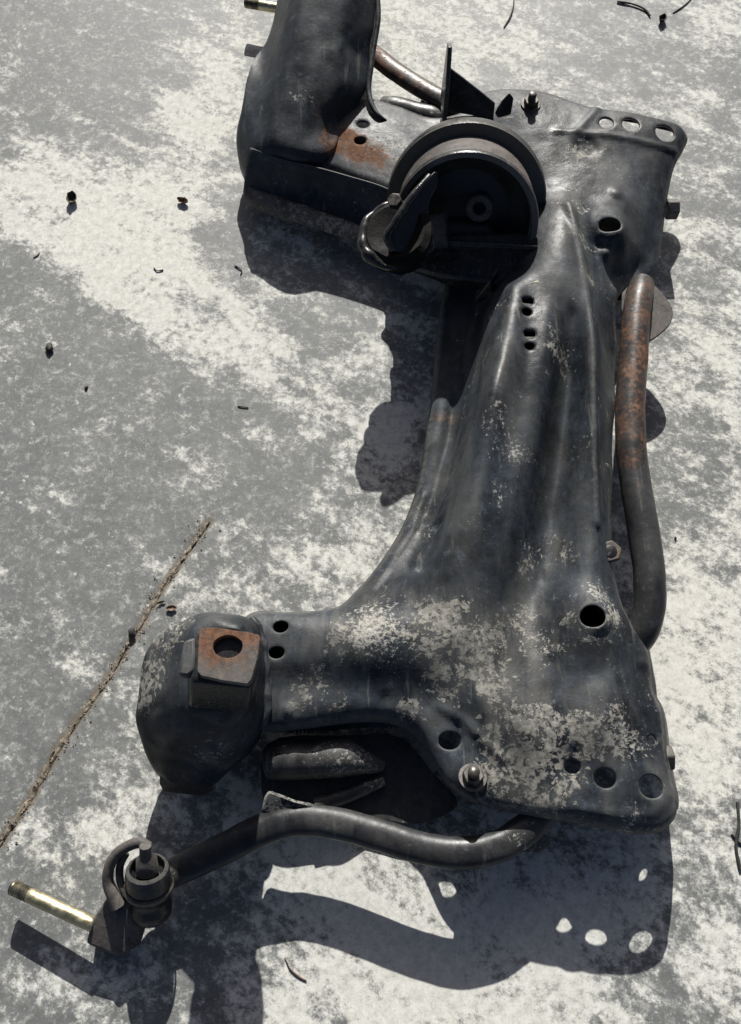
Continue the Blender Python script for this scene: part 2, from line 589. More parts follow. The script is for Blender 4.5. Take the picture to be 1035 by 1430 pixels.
# worn-light / grey-skin layout: (photo px, px, radius, amount)
TONE = [  # positive = worn pale, negative = smooth grey skin
    (90, 40, 120, -.30), (250, 30, 90, -.12), (60, 120, 70, -.22), (180, 215, 60, -.28), (120, 180, 70, -.2), (30, 60, 80, -.1),
    (60, 260, 80, .30), (150, 300, 90, .30), (250, 240, 70, .25), (230, 400, 90, .38), (150, 360, 80, .25), (290, 130, 70, .22),
    (320, 60, 60, .15), (340, 480, 80, .30), (420, 520, 60, .18), (300, 440, 70, .25), (60, 440, 90, -.30), (20, 480, 80, -.2),
    (310, 330, 45, -.22), (100, 560, 110, -.30), (200, 600, 120, -.30), (330, 610, 110, -.28), (80, 680, 110, -.25), (180, 720, 100, -.28),
    (300, 690, 90, -.20), (440, 610, 70, .05), (520, 610, 60, .18), (560, 580, 40, .2), (450, 450, 50, -.15), (420, 700, 80, -.05),
    (480, 760, 70, .12), (400, 790, 80, .05), (240, 790, 60, .20), (120, 800, 60, .05), (60, 880, 100, -.22), (120, 960, 80, -.2),
    (60, 1040, 80, -.15), (110, 1130, 80, -.05), (160, 1120, 50, .15), (60, 1280, 90, -.12), (60, 1390, 110, -.05), (150, 1390, 70, .05),
    (480, 1250, 90, .25), (420, 1220, 60, .25), (560, 1400, 120, .16), (400, 1400, 80, .12), (720, 1400, 120, .14), (900, 1400, 120, .0),
    (990, 1300, 90, .05), (990, 1000, 90, .20), (980, 900, 80, .18), (970, 800, 80, .08), (980, 700, 90, .02), (980, 600, 80, .0),
    (980, 480, 90, .04), (1000, 370, 80, .0), (1000, 250, 70, -.08), (980, 120, 90, -.06), (850, 60, 110, -.15), (720, 50, 80, .12),
    (610, 40, 70, .14), (570, 90, 60, .14), (900, 110, 60, .1), (1010, 30, 60, .1), (1000, 1150, 70, .05), (700, 1260, 110, .18), (850, 1260, 90, .18), (600, 1340, 60, .12),
    (330, 400, 45, -.28), (390, 440, 50, -.25), (450, 480, 40, -.15), (300, 360, 40, -.2), (470, 560, 60, -.1), (20, 160, 40, .1), (160, 140, 40, .12), (220, 180, 30, .12)]
tone = np.full(len(gxy), 0.435)
for px, py, r, a in TONE:
    c = P(px, py, 0)
    rx = (P(px + r, py, 0) - c).length
    ry = rx * 1.15
    tone += 1.15 * a * np.exp(-((gxy[:, 0] - c.x) / rx) ** 2 - ((gxy[:, 1] - c.y) / ry) ** 2)
# the long pale scratch crossing the grey skin, upper left
sc_line = np.array([tuple(P(x, y, 0))[:2] for x, y in [(-10, 118), (60, 145), (130, 175), (210, 215)]])
tone += 0.32 * np.exp(-(dist_poly(gxy, sc_line) / 0.008) ** 2)
gl = np.array([tuple(P(x, y, 0))[:2] for x, y in [(-10, 370), (60, 410), (150, 455), (230, 520)]])
tone -= 0.30 * np.exp(-(dist_poly(gxy, gl) / 0.02) ** 2)
tone = np.clip(tone, .22, .75)
warm = np.clip(blobs(np.c_[gxy, np.zeros(len(gxy))], [(980, 950, 150, .9), (980, 700, 160, .5), (600, 1380, 200, .5), (230, 330, 200, .45), (980, 430, 120, .4)], 0.0), 0, 1)
gz = np.zeros(len(gxy))
dcr = dist_poly(gxy, crack_w)
gz -= 0.003 * np.exp(-(dcr / 0.006) ** 2)
gz += np.array([0.0008 * mnoise.noise(Vector((x * 6, y * 6, 3.0))) for x, y in gxy])
nx, ny = len(xs), len(ys)
ii = np.arange(nx * ny).reshape(ny, nx)
gf = np.stack([ii[:-1, :-1].ravel(), ii[:-1, 1:].ravel(), ii[1:, 1:].ravel(), ii[1:, :-1].ravel()], 1).tolist()
ground = mesh_obj('ground', np.c_[gxy, gz], gf, M_CONC, attrs={'tone': tone, 'warm': warm, 'stain': np.exp(-(dcr / .0085) ** 2)})
ground['kind'] = 'structure'
ground['label'] = 'worn grey and pale concrete ground'

# dirt packed along the crack, with crumbs
cl = resample(catmull(np.c_[crack_w, np.zeros(len(crack_w))], 12), 0.003, closed=False)[:, :2]
verts, faces = [], []
m = 7
for i, p in enumerate(cl):
    t = cl[min(i + 1, len(cl) - 1)] - cl[max(i - 1, 0)]
    t = t / np.linalg.norm(t)
    nn = np.array([-t[1], t[0]])
    f = i / len(cl)
    w = (0.0050 + 0.0035 * mnoise.noise(Vector((i * .06, 1.3, 0))) + 0.003 * mnoise.noise(Vector((i * .31, 5.3, 0)))) * (1.0 if f < 0.62 else 0.75)
    if 0.585 < f < 0.605:
        w *= 0.2
    sh = 0.0045 * mnoise.noise(Vector((i * .05, 9.1, 0))) + 0.0028 * mnoise.noise(Vector((i * .21, 3.1, 0)))
    for j in range(m):
        s = j / (m - 1) * 2 - 1
        q = p + nn * (s * w + sh + 0.0012 * mnoise.noise(Vector((i * .7, j * 2.1, 4))))
        hgt = -0.0034 + (1 - s * s) * (0.0024 + 0.0030 * mnoise.noise(Vector((i * .4, j * 1.7, 2)))) + 0.0008 * mnoise.noise(Vector((i * .05, 7.7, 2)))
        verts.append((q[0], q[1], hgt))
for i in range(len(cl) - 1):
    for j in range(m - 1):
        a = i * m + j
        faces.append((a, a + 1, a + 1 + m, a + m))
dirt = mesh_obj('crack_dirt', verts, faces, M_DIRT, smooth=False)
dirt['kind'] = 'stuff'
tag(dirt, 'brown dirt packed along the crack in the concrete', 'dirt')
verts, faces = [], []
for k in range(240):
    i = random.randrange(len(cl))
    off = random.gauss(0, 0.0065)
    t = cl[min(i + 1, len(cl) - 1)] - cl[max(i - 1, 0)]
    t = t / np.linalg.norm(t)
    q = cl[i] + np.array([-t[1], t[0]]) * off
    s = random.uniform(0.0004, 0.0013)
    b = len(verts)
    rr = [Vector((random.uniform(-1, 1), random.uniform(-1, 1), random.uniform(-.5, .5))) for _ in range(2)]
    for dx, dy, dz in ((-1, 0, 0), (1, 0, 0), (0, -1, 0), (0, 1, 0), (0, 0, 1), (0, 0, -1)):
        verts.append((q[0] + s * (dx * random.uniform(.6, 1.8)), q[1] + s * dy * random.uniform(.6, 1.6), 0.0004 + s * .6 + dz * s * .8))
    for f in ((0, 2, 4), (2, 1, 4), (1, 3, 4), (3, 0, 4), (2, 0, 5), (1, 2, 5), (3, 1, 5), (0, 3, 5)):
        faces.append(tuple(b + x for x in f))
crumbs = mesh_obj('crack_crumbs', verts, faces, M_DIRT, smooth=False)
crumbs['kind'] = 'stuff'
tag(crumbs, 'loose brown crumbs scattered along the crack', 'dirt')

# ================================================================ the subframe
frame_c = P(700, 760, 0.0)
SUB = empty('subframe', (frame_c.x, frame_c.y, 0))
tag(SUB, 'black dusty rusting steel vehicle subframe lying on the concrete', 'subframe')

# ---- main stamped shell -------------------------------------------------
# outline in photo pixels with height; last value = depth of the side wall below the edge
OUT = [
    (948, 1118, .085, .008), (946, 1140, .085, .004), (930, 1158, .084, .002), (905, 1165, .084, .002), (860, 1160, .085, .002),
    (800, 1148, .086, .002), (745, 1139, .087, .002), (690, 1128, .087, .003), (650, 1114, .086, .004), (620, 1088, .085, .004), (604, 1062, .083, .010),
    (588, 1036, .080, .028), (570, 1018, .079, .030), (545, 1008, .078, .030), (500, 1006, .078, .030), (455, 1011, .078, .030), (415, 1016, .079, .030), (370, 1018, .080, .030),
    (335, 1000, .085, .03), (325, 930, .09, .03), (335, 868, .09, .03),
    (352, 853, .088, .045), (400, 853, .088, .05), (440, 851, .086, .05), (470, 846, .078, .05), (500, 820, .064, .05), (531, 783, .052, .04), (560, 737, .045, .03),
    (579, 690, .042, .03), (590, 640, .040, .03), (598, 590, .040, .03), (603, 550, .040, .03), (609, 480, .040, .03), (616, 425, .040, .03), (622, 392, .040, .03),
    (618, 350, .05, .03), (600, 315, .07, .03), (575, 285, .082, .03), (530, 262, .084, .03), (470, 238, .083, .03), (420, 222, .083, .03),
    (400, 195, .088, .03), (420, 165, .092, .03), (470, 140, .092, .03), (520, 134, .082, .02), (560, 146, .08, .02), (600, 160, .082, .02), (640, 155, .085, .02),
    (680, 124, .084, .012), (720, 121, .086, .012), (760, 125, .088, .012), (800, 138, .091, .010), (830, 147, .095, .008), (880, 154, .094, .008), (925, 164, .091, .008), (950, 172, .088, .008),
    (962, 186, .086, .010), (957, 203, .086, .012), (945, 225, .082, .015), (936, 260, .076, .02), (930, 300, .068, .022), (925, 340, .06, .022), (918, 372, .056, .02),
    (903, 388, .056, .02), (882, 392, .06, .02), (868, 405, .066, .025), (864, 480, .070, .03), (862, 560, .070, .03), (858, 660, .070, .03), (857, 740, .071, .03),
    (861, 800, .072, .03), (872, 845, .074, .03), (890, 878, .074, .02), (905, 900, .073, .015), (912, 930, .073, .012), (914, 962, .073, .010), (925, 985, .074, .010), (930, 1020, .076, .010), (934, 1055, .080, .010), (940, 1085, .084, .010)]
LINES = [  # feature lines of the pressing: photo pixel + height
    [(672, 400, .050), (667, 435, .050), (660, 465, .050), (652, 505, .051), (646, 550, .052), (640, 600, .053), (628, 650, .055), (614, 700, .057), (600, 745, .061), (578, 797, .072)],
    [(648, 420, .044), (640, 465, .044), (632, 505, .044), (626, 550, .045), (620, 600, .046), (609, 650, .046), (596, 700, .048), (578, 745, .052), (552, 797, .062)],
    [(702, 402, .114), (694, 435, .116), (687, 465, .117), (676, 505, .117), (665, 550, .117), (657, 600, .117), (648, 650, .116), (636, 700, .115), (622, 750, .114), (604, 800, .112)],
    [(738, 402, .128), (738, 450, .133), (734, 500, .136), (722, 560, .137), (704, 640, .136), (684, 720, .133), (660, 790, .128), (642, 850, .122)],
    [(778, 420, .127), (776, 470, .130), (766, 530, .129), (752, 590, .127), (738, 650, .124), (724, 710, .120), (708, 775, .115), (694, 835, .110)],
    [(800, 440, .116), (802, 480, .106), (798, 530, .092), (790, 580, .084), (780, 640, .078), (770, 700, .075), (760, 760, .076), (745, 820, .081), (728, 872, .090)],
    [(798, 290, .116), (808, 350, .121), (817, 430, .124), (822, 500, .120), (826, 580, .114), (830, 660, .108), (835, 730, .103), (842, 790, .099)],
    [(838, 345, .092), (845, 400, .086), (847, 480, .079), (847, 560, .076), (848, 640, .076), (849, 720, .076), (852, 790, .078), (864, 842, .080)],
    [(352, 866, .096), (400, 862, .097), (450, 861, .097), (500, 858, .1), (550, 852, .105)],
    [(360, 890, .1), (392, 890, .101), (450, 893, .107), (520, 893, .112), (590, 885, .117), (645, 885, .119)],
    [(360, 918, .098), (420, 918, .102), (480, 918, .105), (540, 920, .108), (600, 922, .111), (650, 935, .110)],
    [(365, 958, .088), (420, 958, .089), (480, 960, .091), (540, 962, .093), (590, 974, .094), (625, 1002, .093), (655, 1042, .092), (690, 1080, .093)],
    [(370, 990, .086), (430, 990, .086), (500, 988, .086), (555, 990, .087), (595, 1015, .089), (620, 1050, .090), (650, 1090, .091), (690, 1108, .092)],
    [(650, 965, .107), (680, 995, .107), (705, 1030, .105), (735, 1062, .100), (780, 1085, .097)],
    [(690, 930, .105), (740, 935, .102), (790, 945, .103), (850, 940, .104), (866, 980, .104), (872, 1030, .100)],
    [(740, 1020, .107), (800, 1005, .108), (850, 1010, .107)],
    [(893, 915, .080), (896, 950, .079), (903, 990, .080), (910, 1034, .083), (922, 1070, .088)],
    [(720, 1118, .092), (780, 1126, .093), (840, 1134, .093), (890, 1138, .092), (922, 1128, .090), (932, 1100, .090)],
]
CTRL = [
    (910, 1098, .095), (845, 1087, .095), (800, 1070, .096), (760, 1100, .095), (628, 1034, .091), (660, 1080, .092), (880, 1060, .096), (830, 1040, .102),
    (828, 860, .121), (805, 860, .119), (850, 866, .117), (828, 838, .119), (828, 885, .118), (780, 850, .104), (770, 890, .100), (828, 912, .110), (868, 885, .100), (800, 808, .098), (795, 765, .090),
    (600, 850, .116), (680, 905, .109),
    # far plate
    (848, 170, .101), (882, 172, .100), (930, 183, .096), (905, 205, .094), (830, 212, .098), (870, 235, .096), (800, 235, .100), (905, 240, .091), (925, 255, .082), (918, 310, .070), (905, 355, .062),
    (852, 314, .106), (832, 312, .105), (872, 318, .103), (852, 298, .104), (850, 332, .105), (820, 280, .102), (880, 280, .097), (890, 330, .080), (880, 370, .064), (855, 374, .068), (850, 354, .096), (872, 350, .088),
    (770, 150, .098), (730, 140, .097), (700, 140, .095), (740, 180, .098), (780, 200, .100), (800, 170, .099), (690, 180, .09), (690, 240, .085), (740, 280, .09), (680, 330, .07), (740, 350, .11),
    # far arm
    (507, 173, .090), (503, 195, .090), (545, 190, .090), (580, 220, .090), (540, 230, .088), (470, 215, .087), (560, 165, .088), (620, 190, .088), (640, 250, .08), (470, 175, .092)]
for ln in LINES:
    CTRL += [tuple(q) for q in resample(catmull(ln, 6), 10.0, closed=False)]
HOLES = [  # px, py, rx, ry, kind
    (910, 1098, 17.5, 16.5, 'o', .095), (845, 1087, 15.5, 13.5, 'o', .095), (799, 1070, 12, 10.5, 'o', .096), (628, 1034, 15.5, 12.5, 'o', .092), (828, 861, 18.5, 14.5, 'o', .122), (911, 1033, 7, 6.5, 'o', .083),
    (392, 875, 11, 8.5, 'o', .100), (386, 911, 11, 8, 'o', .101), (666, 1031, 2.5, 2.5, 'o', .094),
    (737, 420, 8, 4.0, 'r', .130), (735.5, 436, 7, 5.5, 'o', .131), (739, 468, 8, 4.2, 'r', .131), (739, 486, 7, 5.0, 'o', .131),
    (847, 171, 9.5, 8, 'o', .101), (881, 173, 12, 9.5, 'o', .100), (929, 184, 13.5, 10, 'o', .096), (852, 314, 15.5, 10, 'o', .108), (507, 173, 8, 5, 'o', .09), (503, 196, 8.5, 5, 'o', .09)]

outw = np.array([list(P(a, b, z)) + [d] for a, b, z, d in OUT])
outc = catmull(outw, 10, closed=True)
outr = resample(outc, 0.0042)
ctrl3 = PX(CTRL) + [Vector(o[:3]) for o in outw]
zf = tps(ctrl3, 1.5e-5)
o2 = outr[:, :2]
step = 0.0045
lo, hi = o2.min(0), o2.max(0)
pts = []
row = 0
y = lo[1]
while y < hi[1]:
    for x in np.arange(lo[0] + (step / 2 if row % 2 else 0), hi[0], step):
        pts.append((x, y))
    y += step * 0.866
    row += 1
pts = np.array(pts)
ins = inside(pts, o2)
pts = pts[ins]
dedge = dist_poly(pts, o2, True)
pts = pts[dedge > step * 0.55]
hole_polys = []
for px, py, rx, ry, kind, z in HOLES:
    c = P(px, py, z)
    ax = (P(px + rx, py, z) - c).length
    ay = (P(px, py - ry, z) - c).length
    if kind == 'o':
        n = max(14, int(2 * math.pi * max(ax, ay) / 0.0025))
        hp = [(c.x + ax * math.cos(2 * math.pi * k / n), c.y + ay * math.sin(2 * math.pi * k / n)) for k in range(n)]
    else:
        hp = []
        for sx, sy, a0 in ((1, 1, 0), (-1, 1, 90), (-1, -1, 180), (1, -1, 270)):
            rr = min(ax, ay) * .5
            for k in range(4):
                th = R(a0 + k * 30)
                hp.append((c.x + sx * (ax - rr) + rr * math.cos(th), c.y + sy * (ay - rr) + rr * math.sin(th)))
    hp = np.array(hp)
    hole_polys.append(hp)
    dh = np.minimum(dist_poly(pts, hp, True), np.where(inside(pts, hp), 0, 9))
    pts = pts[dh > step * 0.5]
    # a tight ring outside the hole keeps its lip clean
    cc = hp.mean(0)
    ring = cc + (hp - cc) * (1 + 0.0022 / max(ax, 1e-4))
    pts = pts[np.linalg.norm(pts[:, None] - ring[None], axis=2).min(1) > 0.0016] if len(ring) < 200 else pts
    pts = np.vstack([pts, ring])
allp = [tuple(p) for p in o2]
edges = [(i, (i + 1) % len(o2)) for i in range(len(o2))]
for hp in hole_polys:
    s = len(allp)
    allp += [tuple(p) for p in hp]
    edges += [(s + i, s + (i + 1) % len(hp)) for i in range(len(hp))]
allp += [tuple(p) for p in pts]
res = geometry.delaunay_2d_cdt([Vector(p) for p in allp], edges, [], 0, 1e-7)
cv = np.array([tuple(v) for v in res[0]])
tri = np.array([f for f in res[2] if len(f) == 3])
cen = cv[tri].mean(1)
keep = inside(cen, o2)
for hp in hole_polys:
    keep &= ~inside(cen, hp)
tri = tri[keep]
used = np.unique(tri)
remap = -np.ones(len(cv), int)
remap[used] = np.arange(len(used))
cv = cv[used]
tri = remap[tri]

def line_px(lst, z):
    return np.array([tuple(P(a, b, z))[:2] for a, b in lst])

RIDGES = [  # pixel line, z, half width m, height m : pressed creases, weld beads, ledges
    ([(795, 275), (812, 330), (822, 400), (828, 480), (832, 560), (836, 640), (842, 720)], .128, .0045, .006),
    ([(838, 330), (846, 400), (850, 470)], .10, .004, .002),
    ([(775, 186), (840, 190), (900, 198), (948, 204)], .097, .004, .0028),
    ([(840, 140), (822, 165), (800, 190)], .099, .006, .003),
    ([(612, 985), (645, 1003), (675, 1035), (705, 1060)], .10, .0045, .0030),
    ([(855, 840), (872, 880), (878, 930), (880, 980), (895, 1010)], .10, .004, .0035),
    ([(800, 1128), (860, 1138), (915, 1138), (937, 1110)], .093, .0035, .0022),
    ([(664, 545), (655, 600), (642, 650), (624, 700)], .06, .0028, -.007),
    ([(614, 730), (605, 768), (588, 798)], .075, .0042, -.014),
    ([(600, 560), (596, 620), (588, 670), (570, 730), (545, 780)], .045, .0025, .0025),
    ([(632, 560), (622, 620), (606, 690), (585, 745)], .048, .003, -.002),
    ([(826, 345), (852, 350), (880, 342)], .1, .005, .003),
    ([(480, 845), (540, 850), (600, 845)], .1, .004, .002),
    ([(590, 690), (575, 740), (545, 790), (520, 830)], .05, .003, .0025),
    ([(720, 690), (745, 740), (760, 800)], .1, .005, -.002),
]
BOSSES = [  # px, py, radius px, height m  (pressed rings and dimples)
    (828, 861, 30, .004), (852, 314, 30, .003), (800, 1052, 13, -.003), (820, 205, 20, -.004), (772, 910, 10, .002), (540, 972, 10, -.0015), (600, 985, 8, -.001), (400, 988, 9, .003), (845, 712, 8, .0015),
    (860, 270, 10, .003), (890, 365, 9, .003), (905, 920, 9, .003), (908, 985, 9, .002), (640, 1012, 7, -.001), (622, 650, 6, .0012), (600, 700, 7, .0012)]

def shell_z(xy):
    z = zf(xy)
    for ln, zz, w, hgt in RIDGES:
        d = dist_poly(xy, line_px(ln, zz))
        z = z + hgt * np.exp(-(d / w) ** 2)
    for px, py, r, hgt in BOSSES:
        c = P(px, py, .1)
        rr = (P(px + r, py, .1) - c).length
        d = np.hypot(xy[:, 0] - c.x, xy[:, 1] - c.y)
        z = z + hgt * np.clip(1 - (d / rr) ** 4, 0, 1)
    # flat pad round the two big mount holes of each plate
    de = dist_poly(xy, o2, True)
    z = z - 0.006 * np.clip(1 - de / 0.009, 0, 1) ** 2
    for hp in hole_polys:
        dh = dist_poly(xy, hp, True)
        z = z - 0.0010 * np.clip(1 - dh / 0.0025, 0, 1) ** 2
    return z

cz = shell_z(cv)
# dents left by years of stones
cz += np.array([0.0011 * mnoise.noise(Vector((x * 22, y * 22, 0))) + 0.0005 * mnoise.noise(Vector((x * 70, y * 70, 7))) for x, y in cv])
V3 = np.c_[cv, cz]
DUST_AND_LIT = [  # photo px spots where dried mud sits, plus the fin's lit face (negative: wiped clean)
    (845, 1087, 22, -.5), (882, 1095, 24, -.5), (912, 1098, 20, -.4), (820, 960, 30, -.15), (560, 950, 30, -.2), (480, 945, 20, -.2),
    (720, 1080, 50, .55), (770, 1040, 40, .45), (700, 1040, 35, .35), (760, 1100, 45, .45), (830, 1040, 50, .40), (880, 1060, 40, .35), (930, 1100, 20, .35), (680, 1110, 30, .3), (880, 1130, 50, .22),
    (828, 830, 22, .45), (858, 870, 16, .5), (820, 895, 25, .4), (790, 870, 14, .3), (770, 905, 20, .35), (745, 905, 14, .3),
    (640, 880, 45, .38), (590, 880, 35, .38), (470, 895, 40, .42), (520, 880, 35, .36), (640, 930, 50, .42), (600, 900, 40, .3), (690, 950, 40, .34), (440, 965, 30, .40), (400, 985, 25, .35), (500, 985, 30, .2), (580, 985, 25, .40), (560, 985, 16, .3),
    (720, 870, 30, .38), (730, 800, 22, .36), (740, 780, 20, .3), (800, 770, 22, .4), (780, 740, 18, .25), (700, 640, 25, .25), (690, 600, 20, .25), (680, 620, 22, .25), (695, 700, 25, .26), (660, 740, 20, .2),
    (780, 510, 26, .42), (760, 490, 25, .3), (745, 440, 30, .26), (700, 500, 18, .25), (690, 440, 20, .3), (720, 400, 16, .2), (790, 420, 22, .2), (620, 650, 20, .25), (605, 720, 18, .25), (590, 690, 14, .2), (540, 830, 20, .2),
    (812, 310, 9, .30), (816, 350, 9, .34), (822, 400, 9, .34), (826, 450, 9, .32), (828, 510, 9, .28), (832, 580, 9, .25), (760, 690, 14, .2), (720, 660, 14, .2), (745, 850, 20, .3), (860, 1000, 20, .12), (700, 560, 14, .18), (850, 640, 16, .32), (850, 560, 16, .35), (848, 480, 14, .3), (820, 400, 12, .3), (815, 340, 10, .22), (620, 590, 16, .2), (750, 1000, 40, .18), (850, 980, 30, .15), (900, 1030, 16, .2), (790, 620, 14, .05),  # spots down the fin ridge paint its sunlit slope as a pale stripe
    (826, 208, 22, .45), (800, 215, 20, .2), (800, 340, 18, .3), (870, 230, 40, .1), (890, 365, 14, .2), (780, 330, 18, .25), (840, 300, 20, .2), (530, 195, 30, .32), (570, 205, 30, .32), (735, 160, 30, .28), (780, 230, 40, .25), (700, 140, 25, .25), (800, 290, 30, .32), (880, 170, 30, .15), (860, 350, 24, .25), (905, 330, 20, .25)]
RUST = [(510, 200, 30, .6), (480, 190, 24, .7), (540, 215, 25, .35), (470, 175, 14, .3), (800, 160, 14, .25), (958, 190, 8, .5), (840, 775, 14, .25), (825, 735, 8, .2), (615, 552, 14, .45), (640, 555, 14, .4), (680, 512, 7, .3), (735, 440, 22, .18),
        (775, 340, 14, .2), (780, 1095, 8, .5), (850, 690, 8, .2), (810, 300, 16, .18), (590, 190, 20, .2)]
dust_a = np.clip(.05 + blobs(V3, [(a, b, r * 1.2, v * (.90 if v > 0 else 1.0)) for a, b, r, v in DUST_AND_LIT]) + .10, 0, 0.66)
rust_a = np.clip(blobs(V3, RUST) * 1.3, 0, 0.8)
shell = mesh_obj('stamped_shell', V3, tri.tolist(), M_BODY, SUB, attrs={'dust': dust_a, 'rust': rust_a})
sol = shell.modifiers.new('sheet', 'SOLIDIFY')
sol.thickness = 0.0032
sol.offset = -1

# side walls under the shell's edge
ez = shell_z(o2) - 0.0012
cx0 = o2 - np.roll(o2, 1, 0)
tn = np.roll(o2, -1, 0) - np.roll(o2, 1, 0)
tn /= np.linalg.norm(tn, axis=1)[:, None]
area = 0.5 * np.sum(o2[:, 0] * np.roll(o2[:, 1], -1) - np.roll(o2[:, 0], -1) * o2[:, 1])
inn = np.c_[-tn[:, 1], tn[:, 0]] * (1 if area > 0 else -1)      # inward normal
verts, faces = [], []
near_r = np.array([tuple(P(932, 1040, .08))[:2]])
flare = np.exp(-(np.linalg.norm(o2 - near_r, axis=1) / .075) ** 4) * (o2[:, 1] > P(935, 1128, .08).y)
for fr, ins_ in ((0, 0.0012), (0.25, 0.0016), (0.6, 0.003), (1.0, 0.006)):
    for i in range(len(o2)):
        q = o2[i] + inn[i] * (ins_ - .022 * flare[i] * fr)
        verts.append((q[0], q[1], max(0.004, ez[i] - (outr[i, 3] + .03 * flare[i]) * fr)))
k = len(o2)
for L in range(3):
    for i in range(k):
        j = (i + 1) % k
        faces.append((L * k + i, L * k + j, (L + 1) * k + j, (L + 1) * k + i))
wall = mesh_obj('side_wall', verts, faces, M_BODY, SUB, attrs={'dust': np.full(len(verts), .08), 'rust': np.full(len(verts), .08)})
sm = wall.modifiers.new('sheet', 'SOLIDIFY')
sm.thickness = 0.003
sm.offset = 0

# closing sheet under the arms and the beam
low_regions = [line_px([(330, 862), (470, 848), (560, 745), (600, 600), (625, 400), (835, 400), (845, 640), (835, 740), (740, 840), (690, 930), (610, 985), (560, 1002), (372, 1012)], .09),
               line_px([(395, 205), (470, 150), (600, 168), (660, 190), (640, 320), (590, 305), (470, 236)], .085)]
low_regions += [line_px([(770, 812), (868, 812), (880, 900), (780, 915)], .115), line_px([(800, 262), (900, 262), (900, 362), (805, 362)], .1)]
low = np.zeros(len(tri), bool)
for lr in low_regions:
    low |= inside(cv[tri].mean(1), lr)
t2 = tri[low]
uq = np.unique(t2)
rm2 = -np.ones(len(cv), int)
rm2[uq] = np.arange(len(uq))
lv = np.c_[cv[uq], np.maximum(.012, zf(cv[uq]) - .048)]
lt = [tuple(reversed(t)) for t in rm2[t2].tolist()]
hb = len(lv)
bottom = mesh_obj('bottom_sheet', lv, lt, M_BODY, SUB, attrs={'dust': np.zeros(hb), 'rust': np.full(hb, .15)})
bmh = bmesh.new()
bmh.from_mesh(bottom.data)
bmesh.ops.holes_fill(bmh, edges=[e for e in bmh.edges if e.is_boundary], sides=60)
bmh.to_mesh(bottom.data)
bmh.free()

# ---- lofted towers ------------------------------------------------------
def rounded_loop(lp, frac=.24, n=5):
    lp = [np.array(tuple(p)) for p in lp]
    k = len(lp)
    out = []
    for i in range(k):
        a, b, c = lp[i - 1], lp[i], lp[(i + 1) % k]
        p0, p1 = b + (a - b) * frac, b + (c - b) * frac
        for j in range(n):
            t = j / (n - 1)
            out.append((1 - t) ** 2 * p0 + 2 * t * (1 - t) * b + t * t * p1)
        q0 = b + (c - b) * (1 - frac)
        for t in (.25, .5, .75):
            out.append(p1 + (q0 - p1) * t)
    return np.array(out)

def loft(name, loops, mat, parent, nper=10, nrow=8, dust=None, rust=None, cap=True, bump=0.0012):
    """closed loops (same point count) -> smooth skin"""
    L = [rounded_loop(lp) for lp in loops]
    A = np.array(L)                      # rows, cols, 3
    cols = [catmull(A[:, j], nrow) for j in range(A.shape[1])]
    G = np.stack(cols, 1)
    r, c, _ = G.shape
    flat = G.reshape(-1, 3).copy()
    for i, p in enumerate(flat):
        d = mnoise.noise(Vector(p) * 16) * bump * 1.3 + mnoise.noise(Vector(p) * 34) * bump * .8 + mnoise.noise(Vector(p) * 95) * bump * .3
        flat[i] += d * np.array([0.5, -0.6, 0.6])
    faces = []
    for i in range(r - 1):
        for j in range(c):
            faces.append((i * c + j, i * c + (j + 1) % c, (i + 1) * c + (j + 1) % c, (i + 1) * c + j))
    if cap:
        faces.append(tuple(range(c)))
        faces.append(tuple(range((r - 1) * c, r * c)))
    at = {'dust': np.clip(blobs(flat, dust, .12), 0, .6) if dust else np.zeros(len(flat)),
          'rust': np.clip(blobs(flat, rust, .12), 0, .7) if rust else np.zeros(len(flat))}
    o = mesh_obj(name, flat, faces, mat, parent, attrs=at, angle=60)
    bm = bmesh.new()
    bm.from_mesh(o.data)
    bmesh.ops.recalc_face_normals(bm, faces=bm.faces)
    bm.to_mesh(o.data)
    bm.free()
    return o

# near tower: W NW N NE E SE S SW
near_loops = [   # W NW N NE E SE S SWb SWa
    PX([(240, 1045, .015), (256, 1000, .015), (320, 960, .015), (368, 975, .015), (372, 1010, .015), (350, 1055, .015), (292, 1090, .015), (256, 1088, .015), (248, 1080, .015)]),
    PX([(216, 1040, .040), (232, 985, .040), (310, 915, .045), (368, 920, .045), (378, 975, .045), (362, 1040, .040), (295, 1102, .040), (246, 1102, .040), (230, 1090, .040)]),
    PX([(198, 1018, .072), (210, 945, .078), (305, 880, .085), (364, 885, .085), (376, 945, .08), (368, 1020, .074), (300, 1088, .070), (232, 1086, .070), (210, 1070, .072)]),
    PX([(187, 1003, .100), (199, 912, .108), (286, 856, .115), (360, 868, .112), (372, 930, .11), (367, 1000, .104), (306, 1058, .099), (228, 1054, .099), (201, 1036, .101)]),
    PX([(199, 985, .124), (212, 888, .133), (292, 853, .138), (350, 862, .136), (366, 915, .134), (362, 988, .129), (310, 1034, .124), (236, 1036, .122), (212, 1018, .122)]),
    PX([(221, 970, .144), (238, 878, .153), (298, 855, .156), (344, 866, .155), (358, 910, .153), (356, 975, .150), (314, 1012, .146), (254, 1014, .143), (234, 1000, .143)]),
    PX([(246, 955, .160), (260, 884, .167), (302, 866, .169), (336, 874, .168), (350, 910, .166), (346, 962, .164), (314, 990, .161), (270, 992, .159), (256, 980, .159)]),
    PX([(280, 926, .168), (285, 905, .170), (305, 895, .170), (322, 899, .170), (330, 912, .169), (328, 940, .168), (310, 950, .167), (295, 949, .167), (288, 943, .167)]),
]
